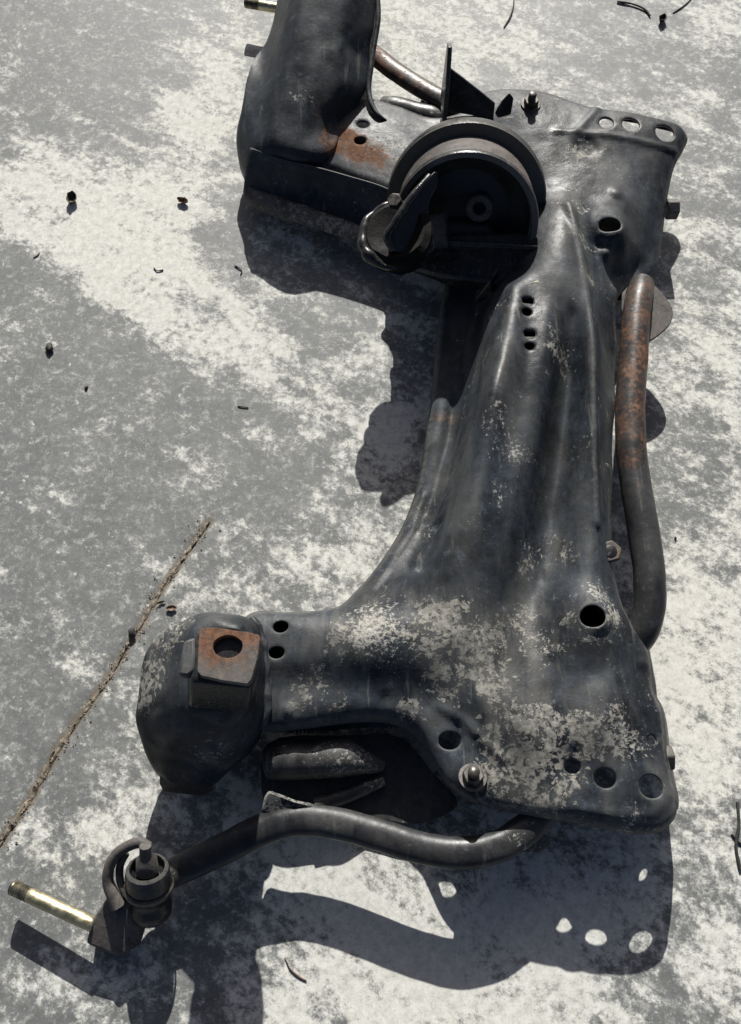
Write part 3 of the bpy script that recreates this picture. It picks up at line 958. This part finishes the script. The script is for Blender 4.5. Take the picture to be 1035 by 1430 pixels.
tower = loft('tower', near_loops, M_BODY, SUB, dust=[(222, 930, 40, .60), (245, 885, 40, .5), (204, 985, 30, .6), (330, 1050, 50, .34), (260, 1060, 50, .36), (300, 862, 40, .30)], rust=[(245, 930, 16, .35), (290, 1040, 50, .3), (240, 880, 20, .2)], bump=.0038)  # left-face dust is real but heavier, to lighten a side the sun barely reaches
tube('weld_bead', PX([(352, 862, .112), (366, 890, .108), (371, 925, .106), (372, 960, .098), (369, 1000, .092), (366, 1016, .086)]), .0042, M_BODY, tower, n=10, wob=.004, sub=14)
# pad on the tower: stepped plate left of the bracket, bracket block and rusty plate
prism('side_plate', PX([(256, 895, .206), (272, 889, .206), (274, 935, .206), (262, 945, .206), (248, 942, .206)]), (0, 0, -.012), M_BODY, tower, bev=.003, attrs={'dust': .15, 'rust': .1})
hull('bracket_block', PX([(266, 950, .206), (274, 880, .206), (350, 880, .206), (366, 892, .206), (364, 930, .206), (352, 960, .206)]) + PX([(262, 984, .176), (264, 990, .165), (346, 995, .165), (349, 988, .178), (362, 940, .17), (262, 940, .17), (345, 900, .17), (280, 900, .17)]), M_OIL, tower, bev=.004, attrs={'dust': .05})
# rusty plate with its hole
def plate_with_hole(name, poly, hole_c, ra, rb, th, mat, parent, attrs=None, n=40):
    poly = np.array([tuple(p) for p in poly])
    z = poly[:, 2].mean()
    out = resample(poly, .0012)
    th_out = np.unwrap(np.arctan2(out[:, 1] - hole_c.y, out[:, 0] - hole_c.x))
    order = np.argsort(np.arctan2(out[:, 1] - hole_c.y, out[:, 0] - hole_c.x))
    out = out[order]
    k = len(out)
    ang = np.arctan2(out[:, 1] - hole_c.y, out[:, 0] - hole_c.x)
    inn_ = np.c_[hole_c.x + ra * np.cos(ang), hole_c.y + rb * np.sin(ang)]
    rows = []
    cz_ = out[:, 2] if out.shape[1] > 2 else np.full(k, z)
    for xy, dz in ((inn_, -th), (inn_, -.0008), (np.array(hole_c.xy) + (inn_ - np.array(hole_c.xy)) * 1.05, 0), (None, 0)):
        if xy is None:
            ce = np.array(hole_c.xy)
            o1 = ce + (out[:, :2] - ce) * 0.97
            rows.append(np.c_[o1, cz_])
        else:
            rows.append(np.c_[xy, np.full(k, z) + dz])
    rows.append(np.c_[out[:, :2], cz_ - .0012])
    rows.append(np.c_[out[:, :2], cz_ - th])
    verts = np.vstack(rows)
    faces = []
    R_ = len(rows)
    for r in range(R_):
        r2 = (r + 1) % R_
        for i in range(k):
            j = (i + 1) % k
            faces.append((r * k + i, r * k + j, r2 * k + j, r2 * k + i))
    o = mesh_obj(name, verts, faces, mat, parent, angle=40)
    bm = bmesh.new(); bm.from_mesh(o.data); bmesh.ops.recalc_face_normals(bm, faces=bm.faces); bm.to_mesh(o.data); bm.free()
    if attrs:
        const_attr(o, **attrs)
    return o
ZB = .214
hc = P(318, 903, ZB)
bp = plate_with_hole('bracket_plate', PX([(281, 877, ZB), (300, 876, ZB), (340, 882, ZB), (361, 886, ZB), (364, 892, ZB), (360, 920, ZB), (351, 951, ZB), (346, 956, ZB), (310, 951, ZB), (280, 944, ZB), (275, 938, ZB), (276, 910, ZB), (278, 882, ZB)]), hc, (P(338.5, 903, ZB) - hc).length, (P(318, 887.5, ZB) - hc).length, .008, M_RUST, tower,)
bxy = np.empty(len(bp.data.vertices) * 3); bp.data.vertices.foreach_get('co', bxy); bxy = bxy.reshape(-1, 3)
for nm, lst in (('rust', [(310, 885, 45, .55), (350, 890, 20, .4), (290, 915, 20, .35)]), ('dust', [(310, 945, 30, .36), (345, 930, 20, .36)])):
    at = bp.data.attributes.new(nm, 'FLOAT', 'POINT')
    at.data.foreach_set('value', np.clip(blobs(bxy, lst, ZB), 0, .8).astype(np.float32))
bp['label'] = 'rusty orange square plate with a round hole'
# dark well inside the plate's hole
revolve('bracket_bore', [(.0005, -.03), (.0185, -.03), (.0185, -.0085), (.0205, -.0085)], hc, (0, 0, 1), M_OIL, tower, n=32)
# slot and lower lip on the tower's nose
hull('nose_lip', PX([(222, 1082, .06), (290, 1095, .06), (300, 1104, .05), (285, 1112, .035), (228, 1106, .035), (222, 1095, .05)]), M_OIL, tower, bev=.003)

# far tower: the arm's end running away from the camera
def W(px, py, z, dx=0, dy=0, dz=0):
    return P(px, py, z) + Vector((dx, dy, dz))
far_loops = [   # FL, left ridge, mid, crease, crease, right edge, back...
    [W(346, 292, .03, 0, .03), W(372, 298, .03, 0, .03), W(420, 308, .03, 0, .03), W(455, 320, .03, 0, .03), W(470, 318, .03, 0, .06), W(480, 318, .03, 0, .14), W(440, 300, .03, 0, .17), W(380, 290, .03, -.02, .18), W(346, 292, .03, -.02, .09)],
    [W(341, 262, .055, .002, .022), W(368, 258, .062, 0, .022), W(415, 262, .064, 0, .022), W(452, 272, .064, 0, .03), W(468, 262, .062, 0, .05), W(480, 255, .06, 0, .13), W(440, 250, .06, 0, .17), W(380, 245, .06, -.02, .17), W(341, 262, .055, -.02, .09)],
    [P(350, 212, .085), P(378, 210, .097), P(412, 218, .098), P(450, 226, .090), P(468, 210, .088), P(480, 178, .086), W(480, 160, .085, 0, .06), W(400, 160, .085, -.02, .08), W(350, 212, .085, -.02, .09)],
    [P(360, 162, .100), P(386, 158, .116), P(418, 168, .118), P(450, 180, .106), P(474, 172, .094), P(496, 152, .088), W(500, 130, .085, 0, .06), W(410, 130, .085, -.02, .09), W(360, 162, .09, -.02, .10)],
    [P(374, 124, .112), P(396, 112, .131), P(430, 114, .136), P(468, 124, .126), P(490, 122, .114), P(514, 126, .096), W(515, 105, .07, 0, .06), W(430, 100, .06, -.01, .10), W(374, 124, .08, -.01, .10)],
    [P(389, 70, .126), P(408, 58, .147), P(440, 56, .153), P(476, 60, .148), P(492, 66, .136), P(519, 78, .110), W(515, 65, .07, 0, .06), W(440, 60, .06, -.01, .12), W(389, 70, .08, -.01, .10)],
    [P(399, 22, .141), P(418, 8, .163), P(448, 4, .168), P(486, 8, .165), P(504, 14, .152), P(527, 30, .126), W(520, 25, .08, 0, .06), W(450, 20, .07, -.01, .13), W(399, 22, .09, -.01, .11)],
    [P(411, -60, .16), P(428, -66, .178), P(456, -68, .182), P(488, -66, .178), P(504, -60, .166), P(523, -40, .14), W(515, -40, .08, 0, .05), W(460, -50, .07, 0, .1), W(411, -60, .1, -.01, .08)],
]
far_tower = loft('tower', far_loops, M_BODY, SUB, bump=.003, dust=[(415, 140, 22, .48), (440, 145, 16, .35), (455, 35, 26, .40), (470, 20, 20, .35), (385, 120, 16, .2), (430, 90, 30, .15), (500, 60, 10, .15), (380, 180, 14, .1)], rust=[(460, 180, 26, .5), (475, 190, 20, .55), (440, 150, 30, .3), (450, 90, 30, .15), (360, 280, 12, .2)])
# rolled edge up the far tower's side
tube('seam_lip', PX([(540, 168, .089), (530, 162, .092), (520, 148, .094), (515, 125, .098), (518, 95, .108), (523, 60, .118), (528, 28, .128), (526, -20, .142)]), [.001, .003, .004, .004, .004, .004, .004, .004], M_BODY, far_tower, n=10)

# wall of the far arm falling to its lower rail
wall_rows = [PX([(351, 206, .088), (395, 222, .090), (440, 232, .087), (490, 246, .086), (540, 262, .086), (590, 292, .080)]),
             PX([(344, 240, .062), (380, 252, .060), (430, 264, .056), (482, 282, .055), (530, 300, .055), (590, 325, .05)]),
             PX([(341, 268, .036), (375, 284, .034), (420, 298, .034), (472, 317, .034), (515, 333, .034), (580, 345, .036)])]
g = np.array([catmull(r_, 10) for r_ in wall_rows])
g = np.stack([catmull(g[:, j], 6) for j in range(g.shape[1])], 1)
rr_, cc_ = g.shape[:2]
aw = mesh_obj('arm_wall', g.reshape(-1, 3), [(i * cc_ + j, i * cc_ + j + 1, (i + 1) * cc_ + j + 1, (i + 1) * cc_ + j) for i in range(rr_ - 1) for j in range(cc_ - 1)], M_BODY, SUB)
const_attr(aw, dust=.05, rust=.1)
aw.modifiers.new('sheet', 'SOLIDIFY').thickness = .003
tube('lower_rail', PX([(346, 268, .040), (365, 280, .036), (400, 292, .034), (450, 309, .034), (500, 326, .034), (530, 338, .034)]), [.010, .014, .014, .013, .012, .010], M_RUST, SUB, attrs={'rust': [.0, .05, .1, .1, .1], 'dust': [.3, .5, .58, .6, .5]}, wob=.001)  # heavy pale dust stands in for sunlight on the shaded rail

# ---- engine mount -------------------------------------------------------
U = Vector((.10, .995, 0)).normalized()           # the frame's long direction
EL = R(27)
AX = (-U * math.cos(EL) + Vector((0, 0, 1)) * math.sin(EL)).normalized()   # out of the bushing
RX = Vector((U.y, -U.x, 0))
WY = AX.cross(RX) * 1.0
if WY.z < 0:
    WY = -WY
top = P(662, 211, .205)
MR = 100 / FPX * (top - Vector((0, 0, HC))).length * .97
MC = top - WY * MR                                # centre of the bushing's front rim
MOUNT = empty('engine_mount', (MC.x, MC.y, .02), SUB)
MOUNT['label'] = 'round black oily engine mount with rubber bushing'

def mloc(a, b, d=0.0):
    return MC + RX * a + WY * b + AX * d

def d_outline(r, base, n=40, foot=0.0):
    """D shape: circle above, straight feet and base below"""
    pts_ = []
    for k in range(n + 1):
        th = R(-12 + 204 * k / n)
        pts_.append((r * math.cos(th), r * math.sin(th)))
    pts_ += [(-r - foot, base), (-r - foot + .006, base - .004), (r + foot - .006, base - .004), (r + foot, base)]
    return pts_

def d_ring(name, outer, inner, d0, d1, mat, rnd=.002, attrs=None, parent=None):
    k = len(outer)
    rows = []
    for poly, d in ((inner, d0), (outer, d0), ([(x * 1.012, y * 1.012) for x, y in outer], d0 + (d1 - d0) * .3), ([(x * 1.012, y * 1.012) for x, y in outer], d1 - (d1 - d0) * .2), (outer, d1), (inner, d1)):
        rows.append([mloc(x, y, d) for x, y in poly])
    verts = [p for r_ in rows for p in r_]
    faces = []
    for r_ in range(len(rows)):
        r2 = (r_ + 1) % len(rows)
        for i in range(k):
            j = (i + 1) % k
            faces.append((r_ * k + i, r_ * k + j, r2 * k + j, r2 * k + i))
    o = mesh_obj(name, verts, faces, mat, parent or MOUNT, angle=50)
    bm = bmesh.new(); bm.from_mesh(o.data); bmesh.ops.recalc_face_normals(bm, faces=bm.faces); bm.to_mesh(o.data); bm.free()
    if attrs:
        const_attr(o, **attrs)
    return o
BASE = -MR * .36
# casing sleeve, front lip, back flange
d_ring('casing', d_outline(MR * .97, BASE), d_outline(MR * .90, BASE + .006), -.070, -.004, M_RUST, attrs={'rust': .02, 'dust': .05})
d_ring('front_lip', d_outline(MR * 1.0, BASE - .002), d_outline(MR * .925, BASE + .007), -.008, .004, M_OIL)
d_ring('back_flange', d_outline(MR * 1.15, BASE - .014, foot=.010), d_outline(MR * .90, BASE + .006), -.090, -.066, M_OIL)
# rubber with recessed face
rub = revolve('rubber', [(0.0, -.036), (.020, -.034), (.030, -.030), (MR * .45, -.036), (MR * .62, -.040), (MR * .78, -.030), (MR * .88, -.020), (MR * .91, -.010), (MR * .93, -.006), (MR * .93, -.060), (0.0, -.060)], MC, AX, M_RUBBER, MOUNT, n=72)
slc = P(669, 283, .112)
slc = MC + RX * (slc - MC).dot(RX) * 1.0 + WY * ((P(668, 283, .15) - MC).dot(WY) * 0.55 - MR * .02)
revolve('inner_sleeve', [(.0085, -.07), (.0085, .0), (.0095, .001), (.0165, .001), (.018, -.001), (.018, -.05)], slc + AX * -.018, AX, M_RUST, MOUNT, n=40, attrs={'rust': .0})
# rubber web below the sleeve
hull('rubber_web', [mloc(a, b, d) for a, b, d in ((-.05, BASE + .004, -.045), (.05, BASE + .004, -.045), (-.035, BASE + .032, -.05), (.035, BASE + .032, -.05), (-.05, BASE + .004, -.012), (.05, BASE + .004, -.012), (-.03, BASE + .026, -.018), (.03, BASE + .026, -.018))], M_RUBBER, MOUNT, bev=.006)
# cast foot: shelf and rounded skirt
def mp(px, py, z):
    return P(px, py, z)
hull('cast_foot', PX([(532, 340, .065), (545, 326, .075), (600, 330, .10), (765, 325, .112), (772, 345, .105), (770, 372, .085), (740, 392, .085), (700, 398, .085), (620, 388, .075), (552, 372, .055), (530, 355, .058)])
     + PX([(560, 330, .05), (640, 405, .05), (700, 412, .05), (760, 385, .05), (760, 330, .05)]), M_OIL, MOUNT, bev=.007)
tube('foot_lip', PX([(530, 333, .117), (560, 338, .116), (640, 341, .116), (720, 345, .116), (768, 348, .112)]), [.003, .0045, .0045, .0045, .003], M_OIL, MOUNT, n=10)
hull('foot_rib', PX([(685, 392, .088), (700, 370, .10), (690, 412, .07), (672, 420, .05), (660, 425, .045), (668, 395, .06)]), M_OIL, MOUNT, bev=.002)
# ear: stacked rounded lips at the foot's end
EARC = P(551, 323, .160)
def ear_arc(r, z0, a0=62, a1=268, n=9, dz=0.0):
    return [EARC + Vector((math.cos(R(a0 + (a1 - a0) * k / n)) * r, math.sin(R(a0 + (a1 - a0) * k / n)) * r * 1.12, z0 + dz * k / n)) for k in range(n + 1)]
lug = revolve('ear_lug', [(.0, -.050), (.030, -.050), (.038, -.040), (.034, -.034), (.042, -.026), (.038, -.019), (.0455, -.010), (.0445, -.004), (.036, .001), (.022, -.002), (.010, -.004), (.0, -.004)], EARC + Vector((.002, 0, .0)), Vector((-.15, -.15, 1)), M_SHADEGRIME, MOUNT, n=56)
for v in lug.data.vertices:
    v.co += Vector((1, 1, .6)) * (.0022 * mnoise.noise(v.co * 60) + .0012 * mnoise.noise(v.co * 150))
tube('ear_lip', ear_arc(.0395, -.001, 80, 285, dz=-.016), [.002, .004, .005, .006, .0065, .0065, .006, .005, .004, .002], M_OIL, MOUNT, n=14, wob=.004, sub=12)
bc = P(553, 284, .172)
prism('ear_bolt', hexpoly(bc, (-.25, -.25, 1), .0095), Vector((-.25, -.25, 1)).normalized() * .010, M_DARKSTEEL, MOUNT, bev=.001)
hull('ear_bridge', [EARC + Vector(v) for v in ((.0, .03, -.012), (.0, -.02, -.012), (.07, .05, -.02), (.07, .0, -.03), (.0, .03, -.025), (.0, -.02, -.025), (.07, .05, -.05), (.07, .0, -.05))], M_OIL, MOUNT, bev=.004)
tube('leg_lip', PX([(600, 246, .190), (572, 280, .187), (553, 309, .180), (541, 332, .170), (548, 350, .158)]), [.004, .005, .005, .005, .003], M_OIL, MOUNT, n=12)
prism('cast_leg', [Vector(q) for q in catmull(PX([(612, 240, .190), (580, 270, .188), (558, 302, .182), (543, 330, .172), (546, 346, .162), (575, 352, .154), (606, 350, .146), (602, 318, .156), (600, 282, .170), (612, 256, .180)]), 4, closed=True)], (0, .004, -.030), M_OIL, MOUNT, bev=.005, seg=3)
# bright chip of metal under the foot
hull('chipped_corner', PX([(738, 396, .128), (756, 390, .128), (764, 396, .126), (750, 404, .124), (742, 402, .122)]), M_ZINC, MOUNT, bev=.001)

# ---- upright tab and gusset behind the mount ----------------------------
t0 = P(617, 178, .10)
TAB = prism('upright_tab', [t0, t0 + Vector((.0, .060, -.0)), P(632, 74, .10) * 0 + t0 + Vector((.004, .075, .075)), t0 + Vector((.004, .058, .082)), t0 + Vector((.002, .02, .050))], (.006, .0, .0), M_OIL, SUB, bev=.0012)
prism('gusset_plate', [t0 + Vector((.007, .046, -.01)), t0 + Vector((.007, .046, .062)), t0 + Vector((.03, .043, .045)), t0 + Vector((.055, .040, .026)), t0 + Vector((.075, .035, .012)), t0 + Vector((.075, .03, -.01))], (.0, -.004, 0), M_BODY, SUB, bev=.001, attrs={'dust': .12})
hull('broken_clip', PX([(690, 158, .11), (700, 140, .125), (712, 128, .145), (718, 136, .14), (714, 160, .11), (706, 162, .10), (694, 165, .10)]), M_BODY, SUB, bev=.002)

# ---- tubes --------------------------------------------------------------
tube('side_tube', PX([(897, 396, .078), (893, 412, .084), (888, 450, .088), (884, 510, .088), (880, 570, .088), (882, 630, .086), (890, 690, .084), (900, 750, .080), (907, 805, .076), (906, 850, .070), (895, 888, .062), (880, 905, .055)]),
     [.0155, .0175, .0178, .018, .018, .018, .018, .018, .018, .018, .017, .016], M_TUBE, SUB, n=28, attrs={'rust': [.15, .42, .5, .55, .55, .42, .25, .12, .08, .06, .06, .06], 'dust': [.1, .1, .12, .1, .05, .05, .05, .05, .05]}, wob=.0006)
tabp = PX([(880, 396, .072), (905, 393, .074), (926, 410, .074), (940, 436, .074), (936, 452, .073), (922, 466, .072), (904, 476, .070), (890, 470, .070)])
tp = prism('tube_bracket', [Vector(q) for q in catmull(tabp, 4, closed=True)], (0, 0, -.004), M_RUST, SUB, bev=.001)
const_attr(tp, rust=.05, dust=-.1)

def control_arm(mirror=None):
    """curved arm tube with its bush barrel, web, ball joint and threaded stud"""
    f = (lambda p: Vector(p)) if mirror is None else mirror
    fl = lambda lst: [f(p) for p in PX(lst)]
    base = f(P(400, 1150, .0))
    CA = empty('control_arm', (base.x, base.y, 0), SUB)
    path = far_path if mirror is not None else fl([(764, 1128, .068), (744, 1150, .067), (728, 1163, .066), (700, 1180, .066), (650, 1191, .066), (590, 1184, .064), (530, 1166, .062), (470, 1150, .060), (420, 1145, .058), (370, 1157, .056), (315, 1184, .052), (265, 1208, .047), (225, 1228, .042)])
    tube('arm_tube', path,
         ([.0145] if mirror is None else []) + [.0155, .016, .016, .016, .016, .016, .016, .016, .016, .016, .0155, .014], M_TUBE, CA, squash=.68, n=28, attrs={'dust': [.32, .3, .12, .02, .02, .05, .12, .2, .1, .1, .1, .1], 'rust': [.15, .1, .0, .0, .0, .0, .0, .0, .05, .1, .1, .1] if mirror is None else [.3, .3, .3, .35, .4, .4, .45, .5, .6, .65, .5, .3]}, wob=.0006)
    if mirror is None:
        tube('weld_bead', fl([(742, 1146, .078), (748, 1160, .066), (738, 1178, .05)]), .003, M_TUBE, CA, n=8)
    if mirror is None:
        prism('weld_tab', fl([(735, 1178, .048), (752, 1162, .052), (768, 1168, .05), (770, 1180, .048), (752, 1192, .046), (730, 1190, .046)]), (0, 0, -.004), M_RUST, CA, bev=.001, attrs={'dust': .5, 'rust': -.3})
    # bush barrel
    tube('bush_barrel', fl([(372, 1066, .040), (390, 1063, .042), (440, 1061, .042), (480, 1058, .042), (505, 1063, .040), (536, 1070, .036)]), [.017, .020, .020, .021, .015, .006], M_TUBE, CA, n=28, attrs={'dust': [.42, .4, .36, .38, .3, .2], 'rust': [.0, .1]})
    # webs reaching from the barrel's end to the tube
    if mirror is None:
        prism('web_plate', fl([(364, 1134, .062), (369, 1112, .067), (375, 1103, .069), (392, 1109, .069), (412, 1117, .069), (436, 1122, .067), (450, 1130, .064), (430, 1142, .060), (395, 1146, .060)]), (0, 0, -.012), M_BODY, CA, bev=.003, attrs={'dust': .56})
    tube('web_rib', fl([(440, 1124, .030), (480, 1112, .030), (510, 1100, .030), (536, 1090, .030)]), [.008, .0085, .008, .006], M_TUBE, CA, n=14, attrs={'dust': [.1, .2, .45]})
    if mirror is None:
        prism('gap_shade_plate', [Vector(q) for q in catmull(PX([(372, 1040, .024), (480, 1026, .024), (560, 1030, .024), (604, 1078, .024), (640, 1122, .024), (590, 1150, .024), (520, 1142, .022), (450, 1128, .020), (385, 1150, .020)]), 4, closed=True)], (0, 0, -.004), M_TUBE, CA, bev=.001)  # dark sheet added so the shaded gap under the arm reads black
    # knuckle block
    hull('knuckle', fl([(128, 1286, .040), (150, 1252, .046), (168, 1246, .05), (190, 1258, .05), (186, 1285, .046), (205, 1290, .03), (196, 1320, .034), (165, 1336, .028), (120, 1318, .030)]) + [f(p) for p in PX([(135, 1290, .006), (190, 1275, .006), (195, 1315, .006), (150, 1322, .006)])], M_RUST, CA, bev=.004, attrs={'rust': -.28, 'dust': .12})
    # ball joint
    a, b = f(P(212, 1276, .032)), f(P(205, 1206, .082))
    ax = b - a
    L = ax.length
    revolve('ball_joint_boot', [(.0, .0), (.018, .0), (.021, L * .06), (.0215, L * .2), (.019, L * .28), (.0195, L * .42), (.0225, L * .48), (.0225, L * .8), (.021, L * .9), (.0175, L * .93), (.0165, L * .80), (.012, L * .74), (.0, L * .74)], a, ax, M_OIL, CA, n=40)
    revolve('boot_ring', [(.0232, L * .50), (.0252, L * .53), (.0252, L * .58), (.0232, L * .61)], a, ax, M_DARKSTEEL, CA, n=40)
    s0, s1 = f(P(206, 1216, .072)), f(P(203, 1180, .094))
    revolve('ball_stem', [(.0, .0), (.0115, .0), (.0105, (s1 - s0).length * .45), (.0068, (s1 - s0).length * .6), (.0060, (s1 - s0).length * .97), (.004, (s1 - s0).length), (0, (s1 - s0).length)], s0, s1 - s0, M_RUST, CA, n=24, attrs={'rust': -.2})
    # bent strap round the joint
    tube('strap', fl([(210, 1182, .080), (198, 1177, .080), (178, 1182, .076), (160, 1196, .070), (152, 1214, .064), (151, 1232, .058), (158, 1250, .054), (166, 1266, .05)]), [.004, .0052, .0055, .0055, .0055, .006, .007, .008], M_RUST, CA, n=14, attrs={'rust': [-.25, -.2], 'dust': [.1, .1]})
    tube('strap', fl([(176, 1192, .066), (168, 1208, .060), (168, 1230, .056), (176, 1250, .052)]), .004, M_RUST, CA, n=12, attrs={'rust': [-.2, -.2]})
    hull('joint_tip', fl([(236, 1206, .05), (246, 1214, .05), (240, 1228, .045), (232, 1236, .04), (228, 1215, .04)]), M_RUST, CA, bev=.002, attrs={'dust': .5, 'rust': -.3})
    # stud
    s0, s1 = f(P(17, 1239, .028)), f(P(132, 1292, .034))
    if mirror is not None:
        s0, s1 = P(343, 4, .037), P(440, 20, .040)
    st = threaded('stud', s0, s1, .0076, .0015, .0006, M_ZINC, CA, .0, .20)
    st['label'] = 'threaded stud with yellowish bare shank'
    threaded('stud_thread', s0 + (s0 - s1).normalized() * .0008, s0 + (s1 - s0) * .22, .0078, .0016, .0009, M_DARKSTEEL, CA, 0, 1)
    return CA
near_arm = control_arm()
near_arm['label'] = 'control arm whose ball joint and stud stand clear of the frame'
# the same arm at the other end, mirrored across the frame's middle
mid = Vector((.308, .560, 0))
Um = Vector((.135, .991, 0)).normalized()
def mirror(p):
    p = Vector(p)
    return p - 2 * Um * (p - mid).dot(Um)
far_path = [Vector(q) for q in PX([(712, 196, .052), (698, 186, .056), (682, 176, .058), (660, 163, .060), (638, 151, .061), (615, 138, .061), (590, 124, .060), (566, 109, .059), (542, 92, .058), (522, 76, .056), (490, 50, .052), (455, 20, .046)])]
far_arm = control_arm(mirror)
far_arm['label'] = 'control arm largely hidden behind the far tower'

# ---- fasteners ----------------------------------------------------------
def stud_nut(px, py, z, r=.0065, axis=(0, 0, 1), h=.016, nut=True):
    c = P(px, py, z)
    ax = Vector(axis).normalized()
    S = empty('stud_bolt', tuple(c), SUB)
    revolve('washer', [(.004, .0), (r * 2.0, .0), (r * 2.1, .0012), (r * 2.0, .0024), (.004, .0026)], c, ax, M_DARKSTEEL, S, n=28)
    if nut:
        prism('nut', hexpoly(c + ax * .0024, ax, r * 1.55), ax * r * 1.1, M_DARKSTEEL, S, bev=.0008)
    threaded('bolt_shank', c, c + ax * h, r * .85, .0013, .0006, M_DARKSTEEL, S)
    return S
stud_nut(660, 1086, .095, .0072, (0.0, .25, 1), .018)
stud_nut(741, 146, .099, .0068, (0, -.05, 1), .020)
# nut on the far plate's edge
c = P(930, 292, .055)
nb = prism('edge_nut', hexpoly(c, (1, .02, 0), .0145, (0, 0, 1)), (.016, 0, 0), M_RUST, SUB, bev=.0015)
const_attr(nb, rust=-.05, dust=.15)
nb = prism('edge_nut', hexpoly(Vector((.309, .132, .058)), (1, .02, 0), .0145, (0, 0, 1)), (.014, 0, 0), M_RUST, SUB, bev=.0015)
# rusty weld nut on the side flange
c = P(851, 772, .077)
prism('weld_nut', hexpoly(c, (0, -.1, 1), .014, (1, .3, 0)), (0, 0, .006), M_RUST, SUB, bev=.002, attrs={'rust': .1})
revolve('weld_nut_bore', [(.0, .0066), (.0068, .0066), (.0075, .0062)], c, (0, -.1, 1), M_OIL, SUB, n=24)

# ================================================================ litter on the concrete
def curled_leaf(name, px, py, size, mat, label, seed, curl=.6, group=None, asp=.7):
    rnd = random.Random(seed)
    c = P(px, py, 0)
    nu, nv = 9, 7
    rot = rnd.uniform(0, 6.28)
    verts, faces = [], []
    for i in range(nu):
        s = i / (nu - 1) * 2 - 1
        wdt = max(.06, (1 - abs(s) ** 2.2)) * asp
        for j in range(nv):
            t = (j / (nv - 1) * 2 - 1)
            jag = 1 + .25 * mnoise.noise(Vector((s * 3, t * 3, seed)))
            x, y = s * jag, t * wdt * jag
            z = curl * (t * t * .55 + s * s * .25) + .25 * mnoise.noise(Vector((s * 2.3, t * 2.3, seed + 4))) + .08
            verts.append(Vector((x * size, y * size, max(0.0003, z * size))))
    m3 = Matrix.Rotation(rot, 3, 'Z')
    verts = [m3 @ v + Vector((c.x, c.y, .0005)) for v in verts]
    for i in range(nu - 1):
        for j in range(nv - 1):
            a = i * nv + j
            faces.append((a, a + 1, a + 1 + nv, a + nv))
    o = mesh_obj(name, verts, faces, mat)
    o.modifiers.new('sheet', 'SOLIDIFY').thickness = size * .06
    return tag(o, label, 'leaf', group)

def crumb(name, px, py, size, mat, label, seed, cat='pebble', squash=.7, group=None):
    bm = bmesh.new()
    bmesh.ops.create_icosphere(bm, subdivisions=3, radius=1)
    c = P(px, py, 0)
    for v in bm.verts:
        k = 1 + .38 * mnoise.noise(v.co * 1.4 + Vector((seed, 0, 0))) + .15 * mnoise.noise(v.co * 4 + Vector((0, seed, 0)))
        v.co = Vector((v.co.x * k * size * .8, v.co.y * k * size * 1.1, (v.co.z * k * squash + squash * .8) * size)) + Vector((c.x, c.y, 0))
    o = bm_obj(name, bm, mat, angle=60)
    return tag(o, label, cat, group)

def twig(name, pxs, r, mat, label, group=None):
    r = r * .75
    o = tube(name, PX([(a, b, r + .3 * (z - .001)) for a, b, z in pxs]), r, mat, n=8, sub=5, wob=r * .4)
    return tag(o, label, 'twig', group)

curled_leaf('dry_leaf', 102, 281, .0115, M_LEAF, 'dark olive curled dry leaf alone on the pale concrete', 3, .9)
curled_leaf('dry_leaf', 256, 283, .0085, M_LEAFB, 'small brown crumpled leaf scrap on the pale concrete', 11, 1.0)
crumb('pebble', 70, 488, .0062, M_DARKBIT, 'black oval pebble on the grey concrete', 2.0)
twig('twig', [(328, 371, .002), (334, 374, .004), (338, 379, .002), (336, 383, .002)], .0011, M_DARKBIT, 'tiny bent dark twig beside the shadow of the far tower')
twig('twig', [(215, 374, .002), (219, 378, .003), (228, 377, .002)], .0011, M_DARKBIT, 'tiny hooked dark stem on the pale concrete')
twig('twig', [(47, 360, .001), (52, 357, .002), (55, 353, .001)], .0010, M_DARKBIT, 'short dark splinter on the pale concrete below the olive leaf')
twig('twig', [(704, 38, .001), (712, 24, .006), (717, 8, .008), (718, -6, .003)], .0013, M_DARKBIT, 'thin curved dark twig lying beyond the upright tab')
curled_leaf('dry_leaf', 924, 30, .0095, M_DARKBIT, 'black shrivelled leaf beyond the three-hole far plate', 21, 1.0)
twig('twig', [(862, 2, .001), (885, 6, .003), (902, 14, .002), (908, 22, .001)], .0022, M_DARKBIT, 'dark bent stick beside the black shrivelled leaf')
twig('twig', [(940, 18, .001), (955, 8, .003), (966, -2, .001)], .0013, M_DARKBIT, 'thin dark stalk reaching past the black shrivelled leaf')
twig('twig', [(1030, 1120, .001), (1032, 1150, .003), (1028, 1180, .003), (1034, 1215, .001)], .0022, M_DARKBIT, 'dark knotted twig on concrete beside the near plate')
twig('twig', [(1022, 1165, .001), (1032, 1176, .003), (1042, 1182, .001)], .0016, M_DARKBIT, 'short dark twig crossing the knotted twig')
crumb('pebble', 121, 542, .0028, M_DARKBIT, 'tiny black pebble on bare grey concrete', 5.0)
crumb('pebble', 185, 884, .0052, M_DARKBIT, 'dark brown pebble beside the dirt-filled crack', 8.0)
curled_leaf('dry_leaf', 240, 850, .0062, M_LEAFB, 'brown dry leaf scrap next to the dirt crack by the tower', 31, .7)
curled_leaf('dry_leaf', 225, 842, .0055, M_LEAF, 'pale-edged leaf sliver lying in the dirt crack', 35, .5, asp=.3)
crumb('pebble', 943, 752, .0020, M_DARKBIT, 'tiny dark grain beside the side tube', 9.0)
twig('twig', [(332, 567, .001), (339, 568, .002), (347, 569, .001)], .0011, M_DARKBIT, 'short straight dark twig on the pale concrete below the far tower')
twig('twig', [(398, 1338, .001), (406, 1354, .002), (418, 1364, .002), (428, 1370, .001)], .0009, M_LEAFB, 'thin brown curved stem on concrete between the arm shadows')
